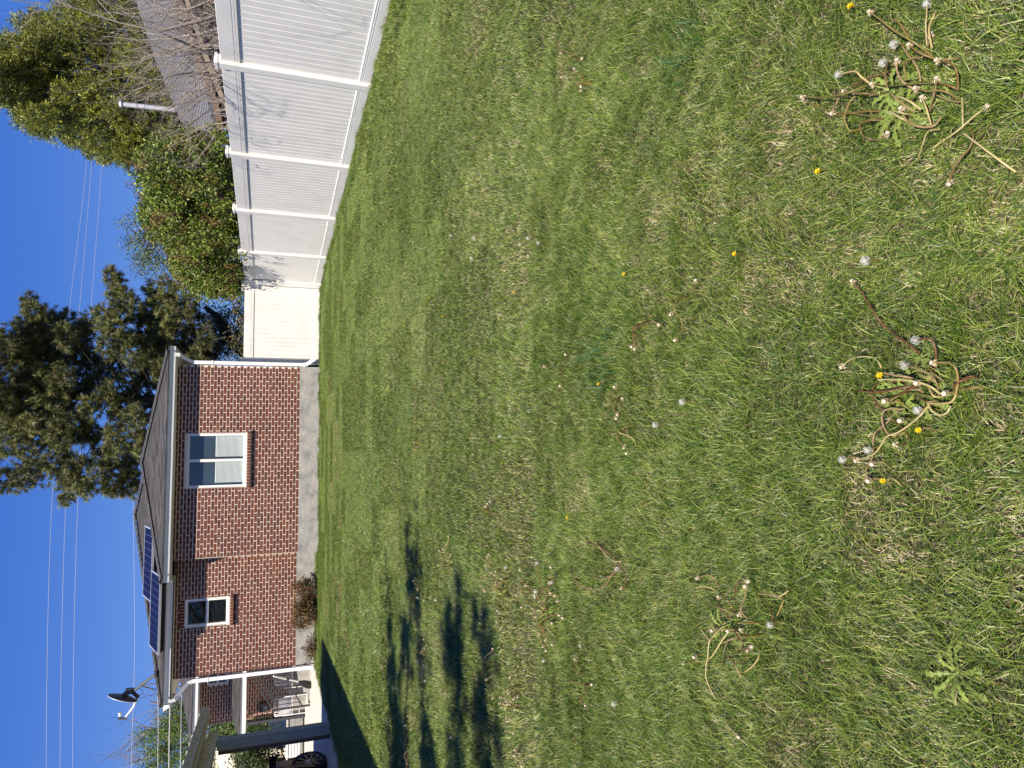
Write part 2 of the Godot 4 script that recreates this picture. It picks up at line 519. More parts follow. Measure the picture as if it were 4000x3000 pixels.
# ---------------------------------------------------------------- the brick house
# The house is drawn to a 203 mm brick; its bricks and half-inch joints really repeat every 218 mm.
const BRICK_MODULE := 1.0732
const HOUSE_AT := Vector3(0, -0.088, 0)
func at_house(p: Vector3) -> Vector3: # from the drawing of the house to the place
	return HOUSE_AT + p * BRICK_MODULE
const YB := 0.545      # top of the foundation
const YE := 3.12       # top of the brickwork
func build_house() -> void:
	var h := thing("brick_house", "red brick house with white gutters, grey hip roof and solar panels", "house", HOUSE_AT)
	h.scale = Vector3.ONE * BRICK_MODULE
	# bump-out towards the lawn
	var zr := -16.4
	var zl := -17.05
	var hole_r := [[-0.73, 0.46, 1.68, 2.875]]
	var hole_l := [[-3.815, -3.205, 1.995, 2.89]]
	var w1 := part(mortar_wall(-2.235, 1.965, zr, YB, YE, hole_r), "wall", M.mortar, h)
	bricks(w1, -2.235, 1.965, zr, YB, 38, [[-0.73, 0.46, 1.68 - 0.1, 2.875]], 210, 1)
	sill_bricks(w1, -0.76, 0.485, 1.672, zr, 0.065, 0.085, 4)
	var w2 := part(mortar_wall(-4.885, -2.235, zl, YB, YE, hole_l), "wall", M.mortar, h)
	bricks(w2, -4.885, -2.235, zl, YB, 38, [[-3.815, -3.205, 1.995 - 0.1, 2.89 + 0.085]], 90, 2)
	sill_bricks(w2, -3.84, -3.18, 1.985, zl, 0.06, 0.085, 5)
	var lint := MB.new()
	var rl := rnd(8)
	for i in 9:
		lint.col = brick_tones[rl.randi_range(0, 5)]
		lint.box(Vector3(-3.815 + (i + 0.5) * 0.61 / 9, 2.945, zl - 0.009), Vector3(0.057, 0.09, 0.018))
	part(lint, "header_bricks", M.brick, w2, true)
	# side and back walls (brick material behind the corners)
	var sd := MB.new()
	sd.box2(Vector3(-2.235, YB, zr - 0.2), Vector3(-2.036, YE, zl - 0.007))
	sd.box2(Vector3(1.765, YB, zr - 0.2), Vector3(1.958, YE, -30.0))
	sd.box2(Vector3(-4.878, YB, zl - 0.2), Vector3(-4.685, YE, -30.0))
	sd.box2(Vector3(-4.6, YB, -29.8), Vector3(1.7, YE, -30.0))
	part(sd, "side_wall", M.mortar, h)
	var sb := MB.new()
	var rs := rnd(77)
	for k in 38:
		var y := YB + (k + 0.5) * BH
		for s in [[1.958, -16.42, -30.0, 1.0], [-4.878, -17.07, -30.0, -1.0]]:
			var z: float = s[1] - (0.1 if k % 2 else 0.0)
			while z > s[2]:
				sb.col = brick_tones[rs.randi_range(0, 5)]
				sb.box(Vector3(s[0], y, z - 0.096), Vector3(0.02, 0.056, 0.192))
				z -= BL
	part(sb, "side_bricks", M.brick, h, true)
	var fd := MB.new()
	fd.box2(Vector3(-2.265, -0.2, zr + 0.015), Vector3(1.975, YB, zr - 0.3))
	fd.box2(Vector3(-4.9, -0.2, zl + 0.012), Vector3(-2.27, YB - 0.003, zl - 0.3))
	fd.box2(Vector3(1.7, -0.2, zr - 0.31), Vector3(1.97, YB - 0.002, -30.0))
	fd.box2(Vector3(-4.895, -0.2, zl - 0.31), Vector3(-4.6, YB - 0.002, -30.0))
	part(fd, "foundation", M.concrete, h)
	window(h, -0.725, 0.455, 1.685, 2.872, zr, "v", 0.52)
	window(h, -3.81, -3.21, 2.0, 2.887, zl, "h", 0.0)
	# eaves
	var so := MB.new()
	soffit(so, -2.62, 2.27, YE - 0.03, -16.19, zr + 0.02)
	soffit(so, -5.27, -2.66, YE - 0.028, -16.83, zl + 0.02)
	so.box2(Vector3(1.98, YE - 0.03, zr + 0.018), Vector3(2.27, YE - 0.01, -30.2))
	so.box2(Vector3(-5.27, YE - 0.03, zl + 0.018), Vector3(-4.9, YE - 0.01, -30.2))
	part(so, "soffit", M.soffit, h)
	var fz := MB.new()
	fz.box2(Vector3(-2.62, YE - 0.035, -16.19), Vector3(2.27, YE + 0.10, -16.21))
	fz.box2(Vector3(-5.27, YE - 0.033, -16.83), Vector3(-2.62, YE + 0.10, -16.85))
	fz.box2(Vector3(2.27, YE - 0.036, -16.192), Vector3(2.29, YE + 0.10, -30.2))
	fz.box2(Vector3(-5.29, YE - 0.036, -16.832), Vector3(-5.27, YE + 0.10, -30.2))
	fz.box2(Vector3(-2.64, YE - 0.036, -16.192), Vector3(-2.622, YE + 0.10, -16.86))
	part(fz, "fascia", M.trim, h)
	var gp := gutter_profile()
	var g1 := MB.new()
	g1.prism(gp, Vector3(-2.64, YE - 0.005, -16.189), Vector3(2.33, YE - 0.005, -16.189), Vector3.BACK, Vector3.UP)
	part(g1, "gutter", M.trim, h)
	var g2 := MB.new()
	g2.prism(gp, Vector3(-5.36, YE - 0.003, -16.829), Vector3(-2.66, YE - 0.003, -16.829), Vector3.BACK, Vector3.UP)
	part(g2, "gutter", M.trim, h)
	var g3 := MB.new()
	g3.prism(gp, Vector3(-5.291, YE - 0.004, -16.7), Vector3(-5.291, YE - 0.004, -21.0), Vector3.LEFT, Vector3.UP)
	part(g3, "gutter", M.trim, h)
	# roofs
	var ye := YE + 0.115
	var rf := MB.new()
	var ap := Vector3(-0.165, 4.06, -18.6)
	var l1 := Vector3(-2.66, ye, -16.06)
	var r1 := Vector3(2.32, ye, -16.06)
	var bk := Vector3(-0.165, 4.06, -24)
	roof_face(rf, l1, r1, ap + Vector3(0.001, 0, 0), ap, 11)
	roof_face(rf, r1, Vector3(2.32, ye, -24), bk, ap, 12)
	roof_face(rf, Vector3(-2.66, ye, -20), l1, ap, Vector3(-0.165, 4.06, -22), 13)
	var r_main := part(rf, "roof", M.shingle, h)
	var cp := MB.new()
	caps(cp, l1 + Vector3(0.05, 0.03, -0.05), ap + Vector3(0, 0.03, 0), 14)
	caps(cp, r1 + Vector3(-0.05, 0.03, -0.05), ap + Vector3(0, 0.03, 0), 15)
	caps(cp, ap + Vector3(0, 0.03, 0), bk + Vector3(0, 0.03, 0), 16)
	part(cp, "ridge_caps", M.shingle, r_main)
	var rg := MB.new()
	var a2 := Vector3(-1.53, 4.47, -20.5)
	var l2 := Vector3(-5.34, ye + 0.01, -16.69)
	var r2 := Vector3(2.28, ye + 0.01, -16.69)
	roof_face(rg, l2, r2, a2 + Vector3(0.001, 0, 0), a2, 21)
	roof_face(rg, Vector3(-5.34, ye + 0.01, -30.2), l2, a2, Vector3(-1.53, 4.47, -30.2), 22)
	roof_face(rg, r2, Vector3(2.28, ye + 0.01, -30.2), Vector3(-1.53, 4.47, -30.2), a2, 23)
	var r_back := part(rg, "roof", M.shingle, h)
	var cq := MB.new()
	caps(cq, l2 + Vector3(0.05, 0.03, -0.05), a2 + Vector3(0, 0.03, 0), 24)
	caps(cq, a2 + Vector3(0, 0.03, 0), Vector3(-1.53, 4.5, -30), 25)
	caps(cq, r2 + Vector3(-0.05, 0.03, -0.05), a2 + Vector3(0, 0.03, 0), 26)
	part(cq, "ridge_caps", M.shingle, r_back)
	# downspouts
	downspout(h, [Vector3(2.15, 3.115, -16.14), Vector3(2.15, 3.05, -16.15), Vector3(2.05, 2.86, -16.33), Vector3(2.02, 2.78, -16.36), Vector3(2.02, 0.42, -16.36), Vector3(2.16, 0.22, -16.28)])
	downspout(h, [Vector3(-5.25, 3.115, -16.77), Vector3(-5.23, 3.03, -16.79), Vector3(-4.97, 2.80, -16.98), Vector3(-4.945, 2.70, -17.0), Vector3(-4.945, 0.24, -17.0), Vector3(-4.95, 0.14, -16.9)], 0.08, 0.06)
	# eave lamp at the corner
	var fl := MB.new()
	fl.lathe([Vector2(0.0, 0.0), Vector2(0.05, 0.0), Vector2(0.06, 0.03), Vector2(0.06, 0.1), Vector2(0.045, 0.12), Vector2(0, 0.12)], 14, Transform3D(Basis(Vector3.RIGHT, -1.2), Vector3(-5.26, 3.0, -16.95)))
	fl.box(Vector3(-5.22, 3.07, -17.05), Vector3(0.07, 0.07, 0.07))
	part(fl, "floodlight", M.galv, h)
	# solar panels on the roof
	for s in [[-3.27, -1.65, "upper solar panel beside the roof ridge", -17.45], [-4.2, -2.56, "lower solar panel above the gutter", -16.53]]:
		solar_panel(s[0], s[1], s[3], s[2])
	# set-back wing on the left with its porch roof
	var zw := -21.5
	var w3 := part(mortar_wall(-7.49, -4.87, zw, 0.55, 2.93, [[-6.44, -5.7, 2.18, 2.72]]), "wall", M.mortar, h)
	bricks(w3, -7.49, -4.87, zw, 0.55, 35, [[-6.44, -5.7, 2.18, 2.72]], 0, 3)
	var wb := MB.new()
	wb.box2(Vector3(-7.49, 0.55, zw - 0.2), Vector3(-7.3, 2.93, -26))
	wb.box2(Vector3(-7.5, -0.1, zw + 0.01), Vector3(-4.9, 0.55, zw - 0.3))
	part(wb, "side_wall", M.concrete, h)
	window(h, -6.44, -5.7, 2.18, 2.72, zw, "h", 0.0)
	var wf := MB.new()
	wf.box2(Vector3(-7.75, 2.90, -20.9), Vector3(-5.4, 3.02, -20.93))
	wf.box2(Vector3(-7.75, 2.885, -20.935), Vector3(-5.4, 2.9, -21.52))
	wf.box2(Vector3(-7.77, 2.885, -20.9), Vector3(-7.752, 3.02, -26))
	part(wf, "fascia", M.trim, h)
	var wr := MB.new()
	roof_face(wr, Vector3(-7.8, 3.03, -20.86), Vector3(-5.3, 3.03, -20.86), Vector3(-5.3, 3.62, -22.7), Vector3(-6.0, 3.62, -22.7), 31)
	roof_face(wr, Vector3(-7.8, 3.03, -26), Vector3(-7.8, 3.03, -20.86), Vector3(-6.0, 3.62, -22.7), Vector3(-6.0, 3.62, -26), 32)
	part(wr, "roof", M.shingle, h)
	var pf := MB.new()
	pf.box2(Vector3(-7.4, 1.665, -20.0), Vector3(-5.3, 1.80, -20.04))
	pf.box2(Vector3(-7.42, 1.665, -20.0), Vector3(-7.402, 1.80, -21.48))
	pf.box2(Vector3(-7.38, 1.67, -20.05), Vector3(-4.95, 1.685, -21.48))
	part(pf, "porch_fascia", M.trim, h)
	var pr := MB.new()
	roof_face(pr, Vector3(-7.43, 1.81, -19.97), Vector3(-4.95, 1.81, -19.97), Vector3(-4.95, 2.07, -21.49), Vector3(-7.3, 2.07, -21.49), 33)
	part(pr, "porch_roof", M.shingle, h)
	var ps := MB.new() # dark corner post and ledge of the porch
	ps.box2(Vector3(-7.58, 0.0, -21.3), Vector3(-7.5, 1.67, -21.4))
	part(ps, "porch_post", M.iron, h)
	# stoop with steps
	var st := MB.new()
	st.box2(Vector3(-5.58, -0.1, -19.1), Vector3(-4.9, 0.52, -21.48))
	for i in 3:
		st.box2(Vector3(-5.58 - 0.3 * (i + 1), -0.1, -19.12 - 0.01 * i), Vector3(-5.58 - 0.3 * i, 0.39 - 0.13 * i, -20.1))
	part(st, "steps", M.concrete, h)

func solar_panel(x0: float, x1: float, z0: float, what: String) -> void:
	var pitch := Vector3(0, 0.32, -1).normalized()
	var up := Vector3(0, 1, 0.32).normalized()
	var o := Vector3(x0, 3.235 + 0.10 + (-16.52 - z0) * 0.32, z0)
	var t := thing("solar_panel", "blue " + what, "solar panel", at_house(o))
	t.scale = Vector3.ONE * BRICK_MODULE
	var w := x1 - x0
	var l := 1.0
	var P := func(u: float, s: float, k: float) -> Vector3: return Vector3(u, 0, 0) + pitch * s + up * k
	var fr := MB.new()
	for e in [[0.0, w, 0.0, 0.028], [0.0, w, l - 0.028, l], [0.0, 0.028, 0.028, l - 0.028], [w - 0.028, w, 0.028, l - 0.028]]:
		fr.hexa([P.call(e[0], e[2], -0.04), P.call(e[1], e[2], -0.04), P.call(e[1], e[3], -0.04), P.call(e[0], e[3], -0.04), P.call(e[0], e[2], 0.004), P.call(e[1], e[2], 0.004), P.call(e[1], e[3], 0.004), P.call(e[0], e[3], 0.004)])
	part(fr, "frame", M.silver, t)
	var bk := MB.new()
	bk.quad(P.call(0.028, 0.028, -0.003), P.call(w - 0.028, 0.028, -0.003), P.call(w - 0.028, l - 0.028, -0.003), P.call(0.028, l - 0.028, -0.003))
	part(bk, "backsheet", M.panel_line, t)
	var ce := MB.new()
	for i in 10:
		for j in 6:
			var a := 0.034 + (w - 0.068) * i / 10.0
			var b := 0.034 + (w - 0.068) * (i + 1) / 10.0 - 0.006
			var c := 0.034 + (l - 0.068) * j / 6.0
			var d := 0.034 + (l - 0.068) * (j + 1) / 6.0 - 0.003
			ce.quad(P.call(a, c, 0.0), P.call(b, c, 0.0), P.call(b, d, 0.0), P.call(a, d, 0.0))
	part(ce, "cells", M.cell, t)
	var rk := MB.new()
	for e in [0.12, 0.88]:
		rk.hexa([P.call(0.02, e - 0.02, -0.1), P.call(w - 0.02, e - 0.02, -0.1), P.call(w - 0.02, e + 0.02, -0.1), P.call(0.02, e + 0.02, -0.1), P.call(0.02, e - 0.02, -0.041), P.call(w - 0.02, e - 0.02, -0.041), P.call(w - 0.02, e + 0.02, -0.041), P.call(0.02, e + 0.02, -0.041)])
	for u in [0.2, w - 0.2]:
		for e in [0.12, 0.88]:
			rk.hexa([P.call(u - 0.03, e - 0.03, -0.14), P.call(u + 0.03, e - 0.03, -0.14), P.call(u + 0.03, e + 0.03, -0.14), P.call(u - 0.03, e + 0.03, -0.14), P.call(u - 0.03, e - 0.03, -0.1), P.call(u + 0.03, e - 0.03, -0.1), P.call(u + 0.03, e + 0.03, -0.1), P.call(u - 0.03, e + 0.03, -0.1)])
	part(rk, "rack", M.black, t)

func build_dish() -> void:
	var base := Vector3(-4.73, 3.45, -17.05)
	var t := thing("satellite_dish", "dark satellite dish on a bent mast at the roof corner", "satellite dish", at_house(base))
	t.scale = Vector3.ONE * BRICK_MODULE
	var m := MB.new()
	m.box(Vector3(0, -0.01, 0), Vector3(0.12, 0.03, 0.16), Basis(Vector3.RIGHT, 0.31))
	m.tube([Vector3(0, 0, 0), Vector3(-0.22, 0.28, -0.12), Vector3(-0.31, 0.37, -0.2), Vector3(-0.33, 0.43, -0.25), Vector3(-0.33, 0.5, -0.26)], [0.029, 0.029, 0.029, 0.029, 0.029], 10)
	part(m, "mast", M.dish, t)
	for e in [[Vector3(-0.23, 0.27, -0.13), Vector3(-0.17, -0.04, 0.08)], [Vector3(-0.25, 0.27, -0.14), Vector3(-0.36, -0.02, -0.12)]]:
		var s := MB.new()
		s.rod(e[0], e[1], 0.012, 6)
		part(s, "strut", M.dish, t)
	var nn := Vector3(-0.93, 0.34, 0.12).normalized()
	var x := nn.cross(Vector3.UP).normalized()
	var c := Vector3(-0.44, 0.63, -0.3)
	var tf := Transform3D(Basis(x, nn, x.cross(nn)), c)
	var d := MB.new()
	var prof := []
	for i in 9:
		var r := 0.3 * i / 8.0
		prof.append(Vector2(r, r * r * 0.62))
	for i in range(8, -1, -1):
		var r := 0.294 * i / 8.0
		prof.append(Vector2(r, r * r * 0.62 + 0.012))
	d.lathe(prof, 28, tf)
	var o := part(d, "reflector", M.dish, t)
	var rim := MB.new()
	rim.lathe([Vector2(0.298, 0.052), Vector2(0.307, 0.056), Vector2(0.307, 0.068), Vector2(0.296, 0.068)], 28, tf)
	part(rim, "rim", M.galv, o)
	var bx := MB.new()
	bx.box(Vector3(-0.36, 0.53, -0.27), Vector3(0.11, 0.13, 0.1))
	bx.box(Vector3(-0.43, 0.6, -0.29), Vector3(0.1, 0.09, 0.12), Basis(Vector3.BACK, 0.5))
	bx.beam(Vector3(-0.36, 0.49, -0.27), Vector3(-0.54, 0.36, -0.36), 0.05, 0.06)
	part(bx, "bracket", M.dish, t)
	var ar := MB.new()
	ar.tube([Vector3(-0.52, 0.37, -0.36), Vector3(-0.76, 0.46, -0.45), Vector3(-0.92, 0.58, -0.5), Vector3(-0.98, 0.62, -0.52)], [0.022, 0.022, 0.02, 0.02], 8)
	part(ar, "feed_arm", M.galv, t)
	var ln := MB.new()
	ln.box(Vector3(-1.0, 0.68, -0.52), Vector3(0.045, 0.17, 0.06), Basis(Vector3.BACK, -0.1))
	ln.rod(Vector3(-0.99, 0.72, -0.52), Vector3(-0.9, 0.72, -0.5), 0.012)
	part(ln, "feed_horn", M.dish, t)
	var lc := MB.new()
	lc.rod(Vector3(-0.93, 0.72, -0.5), Vector3(-0.85, 0.73, -0.49), 0.032, 12)
	part(lc, "feed_cap", M.white_metal, t)
	var cb := MB.new()
	cb.tube([Vector3(-0.38, 0.46, -0.28), Vector3(-0.47, 0.36, -0.26), Vector3(-0.44, 0.24, -0.22), Vector3(-0.34, 0.26, -0.18), Vector3(-0.3, 0.34, -0.19)], [0.005], 5)
	part(cb, "cable", M.black, t)

# ---------------------------------------------------------------- vinyl fences
func fence_run(called: String, label: String, a: Vector3, dir: Vector3, posts: Array, skip_last_board := false) -> void:
	var t := thing(called, label, "fence", a)
	var right := dir.cross(Vector3.UP).normalized() # away from the lawn
	var bs := Basis(dir, Vector3.UP, dir.cross(Vector3.UP)) # x along the fence, z away from the lawn
	var L := func(s: float, y: float, k: float) -> Vector3: return dir * s + Vector3.UP * y + right * k
	for s in posts:
		var p := Node3D.new()
		p.name = "post"
		t.add_child(p, true)
		var m := MB.new()
		var w := 0.0635
		var ch := 0.008
		var poly := PackedVector2Array()
		for q in [[1, 1], [-1, 1], [-1, -1], [1, -1]]:
			var ax := Vector2(q[0] * w, q[1] * w)
			if q[0] * q[1] > 0:
				poly.append(ax - Vector2(0, q[1] * ch)); poly.append(ax - Vector2(q[0] * ch, 0))
			else:
				poly.append(ax - Vector2(q[0] * ch, 0)); poly.append(ax - Vector2(0, q[1] * ch))
		m.prism(poly, L.call(s, -0.1, 0.0), L.call(s, 1.85, 0.0), dir, right)
		part(m, "post_shaft", M.vinyl, p)
		var cp := MB.new()
		var e := 0.0685
		var ring := func(h: float, k: float) -> Array:
			return [L.call(s - k, h, -k), L.call(s + k, h, -k), L.call(s + k, h, k), L.call(s - k, h, k)]
		cp.hexa(ring.call(1.85, e) + ring.call(1.885, e))
		cp.hexa(ring.call(1.8852, e - 0.008) + ring.call(1.898, 0.012))
		part(cp, "post_cap", M.vinyl, p)
	for i in posts.size() - 1:
		var s0: float = posts[i] + 0.0635
		var s1: float = posts[i + 1] - 0.0635
		var pn := Node3D.new()
		pn.name = "panel"
		t.add_child(pn, true)
		for rr in [[1.60, 1.815, true], [0.03, 0.185, false]]:
			var m := MB.new()
			var lo: float = rr[0]
			var hi: float = rr[1]
			# rail with a stepped inner edge
			var prof: PackedVector2Array
			if rr[2]:
				prof = PackedVector2Array([Vector2(-0.024, lo), Vector2(0.024, lo), Vector2(0.024, hi), Vector2(-0.020, hi), Vector2(-0.024, hi - 0.004), Vector2(-0.024, lo + 0.058), Vector2(-0.0175, lo + 0.054), Vector2(-0.0175, lo + 0.05), Vector2(-0.024, lo + 0.046), Vector2(-0.024, lo + 0.026), Vector2(-0.0185, lo + 0.022), Vector2(-0.024, lo + 0.018)])
			else:
				prof = PackedVector2Array([Vector2(-0.024, lo), Vector2(0.024, lo), Vector2(0.024, hi), Vector2(-0.014, hi), Vector2(-0.024, hi - 0.008), Vector2(-0.024, hi - 0.018), Vector2(-0.0175, hi - 0.024), Vector2(-0.024, hi - 0.03), Vector2(-0.024, hi - 0.044), Vector2(-0.0175, hi - 0.05), Vector2(-0.024, hi - 0.056)])
			m.prism(prof, L.call(s0, 0, 0), L.call(s1, 0, 0), right, Vector3.UP)
			part(m, "rail", M.vinyl, pn)
		var n := maxi(1, roundi((s1 - s0) / 0.1045))
		var bw := (s1 - s0) / n
		var bm := MB.new()
		var z0 := -0.011
		var g := 0.0045
		var pf := PackedVector2Array([Vector2(-bw * 0.5 + 0.001, z0 + g), Vector2(-bw * 0.5 + 0.001 + g, z0), Vector2(bw * 0.5 - 0.001 - g, z0), Vector2(bw * 0.5 - 0.001, z0 + g), Vector2(bw * 0.5 - 0.001, 0.011), Vector2(-bw * 0.5 + 0.001, 0.011)])
		bm.prism(pf, L.call(0, 0.18, 0), L.call(0, 1.605, 0), dir, right)
		var bmesh := bm.mesh()
		for k in n:
			shared(bmesh, "board", M.vinyl, pn, Transform3D(Basis(), dir * (s0 + (k + 0.5) * bw)))

func build_fences() -> void:
	var fa := deg_to_rad(-3.27)
	fence_run("vinyl_fence", "long white vinyl privacy fence beside the lilac hedge", Vector3(4.69 + 0.0635, 0, -8.5), Vector3(sin(fa), 0, -cos(fa)), [-4.62, -2.27, 0.08, 2.43, 4.65, 6.95, 9.03, 9.24])
	fence_run("vinyl_fence", "short white vinyl fence closing the gap beside the house wall", Vector3(4.12, 0, -17.83), Vector3(-1, 0, 0), [0.03, 1.85])

# ---------------------------------------------------------------- left yard
func build_yard() -> void:
	# railing beside the steps
	for e in [[-19.05, "dark iron stair railing on the near side of the concrete steps"], [-20.05, "dark iron stair railing behind the concrete steps"]]:
		var z: float = e[0]
		var t := thing("stair_railing", e[1], "railing", at_house(Vector3(-6.49, 0.05, z)))
		t.scale = Vector3.ONE * BRICK_MODULE
		var run := 1.55
		var sl := 0.57
		var p := MB.new()
		p.box2(Vector3(-0.02, 0.0, -0.02), Vector3(0.02, 0.95, 0.02))
		part(p, "post", M.iron, t)
		var tr := MB.new()
		tr.beam(Vector3(-0.05, 0.92, 0), Vector3(run, 0.95 + sl * run, 0), 0.045, 0.028)
		part(tr, "handrail", M.iron, t)
		var lr := MB.new()
		lr.beam(Vector3(0.02, 0.24, 0), Vector3(run, 0.24 + sl * run, 0), 0.03, 0.03)
		part(lr, "bottom_rail", M.iron, t)
		var l2 := MB.new()
		l2.beam(Vector3(0.02, 0.83, 0), Vector3(run, 0.83 + sl * run, 0), 0.03, 0.022)
		part(l2, "middle_rail", M.iron, t)
		var x := 0.11
		while x < run:
			var b := MB.new()
			b.box2(Vector3(x - 0.007, 0.24 + sl * x, -0.007), Vector3(x + 0.007, 0.84 + sl * x, 0.007))
			part(b, "baluster", M.iron, t)
			x += 0.11
	# white patio chairs
	chair(Vector3(-7.5, 0.012, -22.2), 0.35, "white metal patio chair with solid back panel beside the carport post", true)
	chair(Vector3(-6.78, 0.012, -22.5), 0.12, "white metal patio chair with slatted back behind the iron railing", false)
	# mailbox on the porch wall
	var mb := thing("mailbox", "dark metal mailbox hung on the porch brick wall", "mailbox", at_house(Vector3(-7.17, 1.06, -21.49)))
	mb.scale = Vector3.ONE * BRICK_MODULE
	var m := MB.new()
	m.prism(PackedVector2Array([Vector2(0, 0), Vector2(0.11, 0), Vector2(0.13, 0.2), Vector2(0.06, 0.3), Vector2(0, 0.3)]), Vector3(-0.13, 0, 0), Vector3(0.11, 0, 0), Vector3.BACK, Vector3.UP)
	part(m, "box", M.iron, mb)
	var me := MB.new()
	me.lathe([Vector2(0.035, 0), Vector2(0.045, 0.0), Vector2(0.045, 0.008), Vector2(0.035, 0.008)], 16, Transform3D(Basis(Vector3.RIGHT, 1.4) * Basis.from_scale(Vector3(0.8, 1, 1.3)), Vector3(-0.01, 0.14, 0.125)))
	part(me, "emblem", M.silver, mb)
	# paddle
	var a := on_z(950 + 0.2836 * 415, 2580 + 0.2836 * 215, -19.35)
	var b := on_z(950 + 0.2836 * 755, 2580 + 0.2836 * 292, -19.75)
	var c := on_z(950 + 0.2836 * 960, 2580 + 0.2836 * 352, -20.0)
	var pd := thing("paddle", "paddle with white shaft and black blade leaning by the steps", "paddle", Vector3(c.x, 0, c.z))
	var sh := MB.new()
	sh.rod(a - pd.position, b - pd.position, 0.022, 10)
	part(sh, "shaft", M.white_metal, pd)
	var gr := MB.new()
	gr.rod(a.lerp(b, 0.52) - pd.position, a.lerp(b, 0.62) - pd.position, 0.026, 10)
	part(gr, "grip", M.black, pd)
	var bl := MB.new()
	var ax := (c - b)
	var sd := Vector3(0.86, 0.35, 0.3)
	sd = (sd - ax.normalized() * sd.dot(ax.normalized())).normalized()
	var th := ax.cross(sd).normalized() * 0.012
	var out := []
	for q in [[0.0, 0.02], [0.12, 0.045], [0.35, 0.085], [0.7, 0.1], [0.92, 0.08], [1.0, 0.045]]:
		out.append([b - pd.position + ax * q[0], q[1]])
	for i in out.size() - 1:
		var p0: Vector3 = out[i][0]
		var p1: Vector3 = out[i + 1][0]
		var w0: Vector3 = sd * out[i][1]
		var w1: Vector3 = sd * out[i + 1][1]
		bl.quad(p0 - w0, p0 + th, p1 + th, p1 - w1); bl.quad(p0 + th, p0 + w0, p1 + w1, p1 + th)
		bl.quad(p0 + w0, p0 - th, p1 - th, p1 + w1); bl.quad(p0 - th, p0 - w0, p1 - w1, p1 - th)
	part(bl, "blade", M.black, pd)
	# concrete garden wall with white slatted bench behind
	var gw := thing("garden_wall", "low grey concrete block wall beyond the patio", "wall", Vector3(-10.0, 0, -24.4))
	for i in 4:
		for k in 2:
			var bk := MB.new()
			bk.box(Vector3(-1.3 + i * 0.81 + k * 0.2, 0.12 + 0.225 * k, 0), Vector3(0.8, 0.22, 0.3))
			part(bk, "block", M.concrete, gw)
	var cp := MB.new()
	cp.box(Vector3(0, 0.49, 0), Vector3(3.5, 0.05, 0.36))
	part(cp, "coping", M.paving, gw)
	var bn := thing("slatted_bench", "small white slatted bench past the black car", "bench", Vector3(-9.3, 0, -23.6))
	for i in 5:
		var s := MB.new()
		s.box(Vector3(0, 0.16 + i * 0.09, 0), Vector3(0.5, 0.06, 0.02))
		part(s, "slat", M.white_metal, bn)
	for x in [-0.22, 0.22]:
		var s := MB.new()
		s.box(Vector3(x, 0.28, -0.03), Vector3(0.04, 0.56, 0.04))
		part(s, "leg", M.white_metal, bn)
	var ml := thing("gas_meter", "grey gas meter with white pipe beside the porch", "meter", Vector3(-8.7, 0, -23.4))
	var g := MB.new()
	g.box(Vector3(0, 0.92, 0), Vector3(0.2, 0.24, 0.14))
	part(g, "meter_body", M.galv, ml)
	var g2 := MB.new()
	g2.lathe([Vector2(0, 0), Vector2(0.07, 0), Vector2(0.09, 0.05), Vector2(0.09, 0.12), Vector2(0, 0.14)], 14, Transform3D(Basis(), Vector3(0.0, 1.05, 0)))
	part(g2, "regulator", M.galv, ml)
	var g3 := MB.new()
	g3.rod(Vector3(0.06, 0, 0.02), Vector3(0.06, 0.82, 0.02), 0.025)
	part(g3, "pipe", M.white_metal, ml)

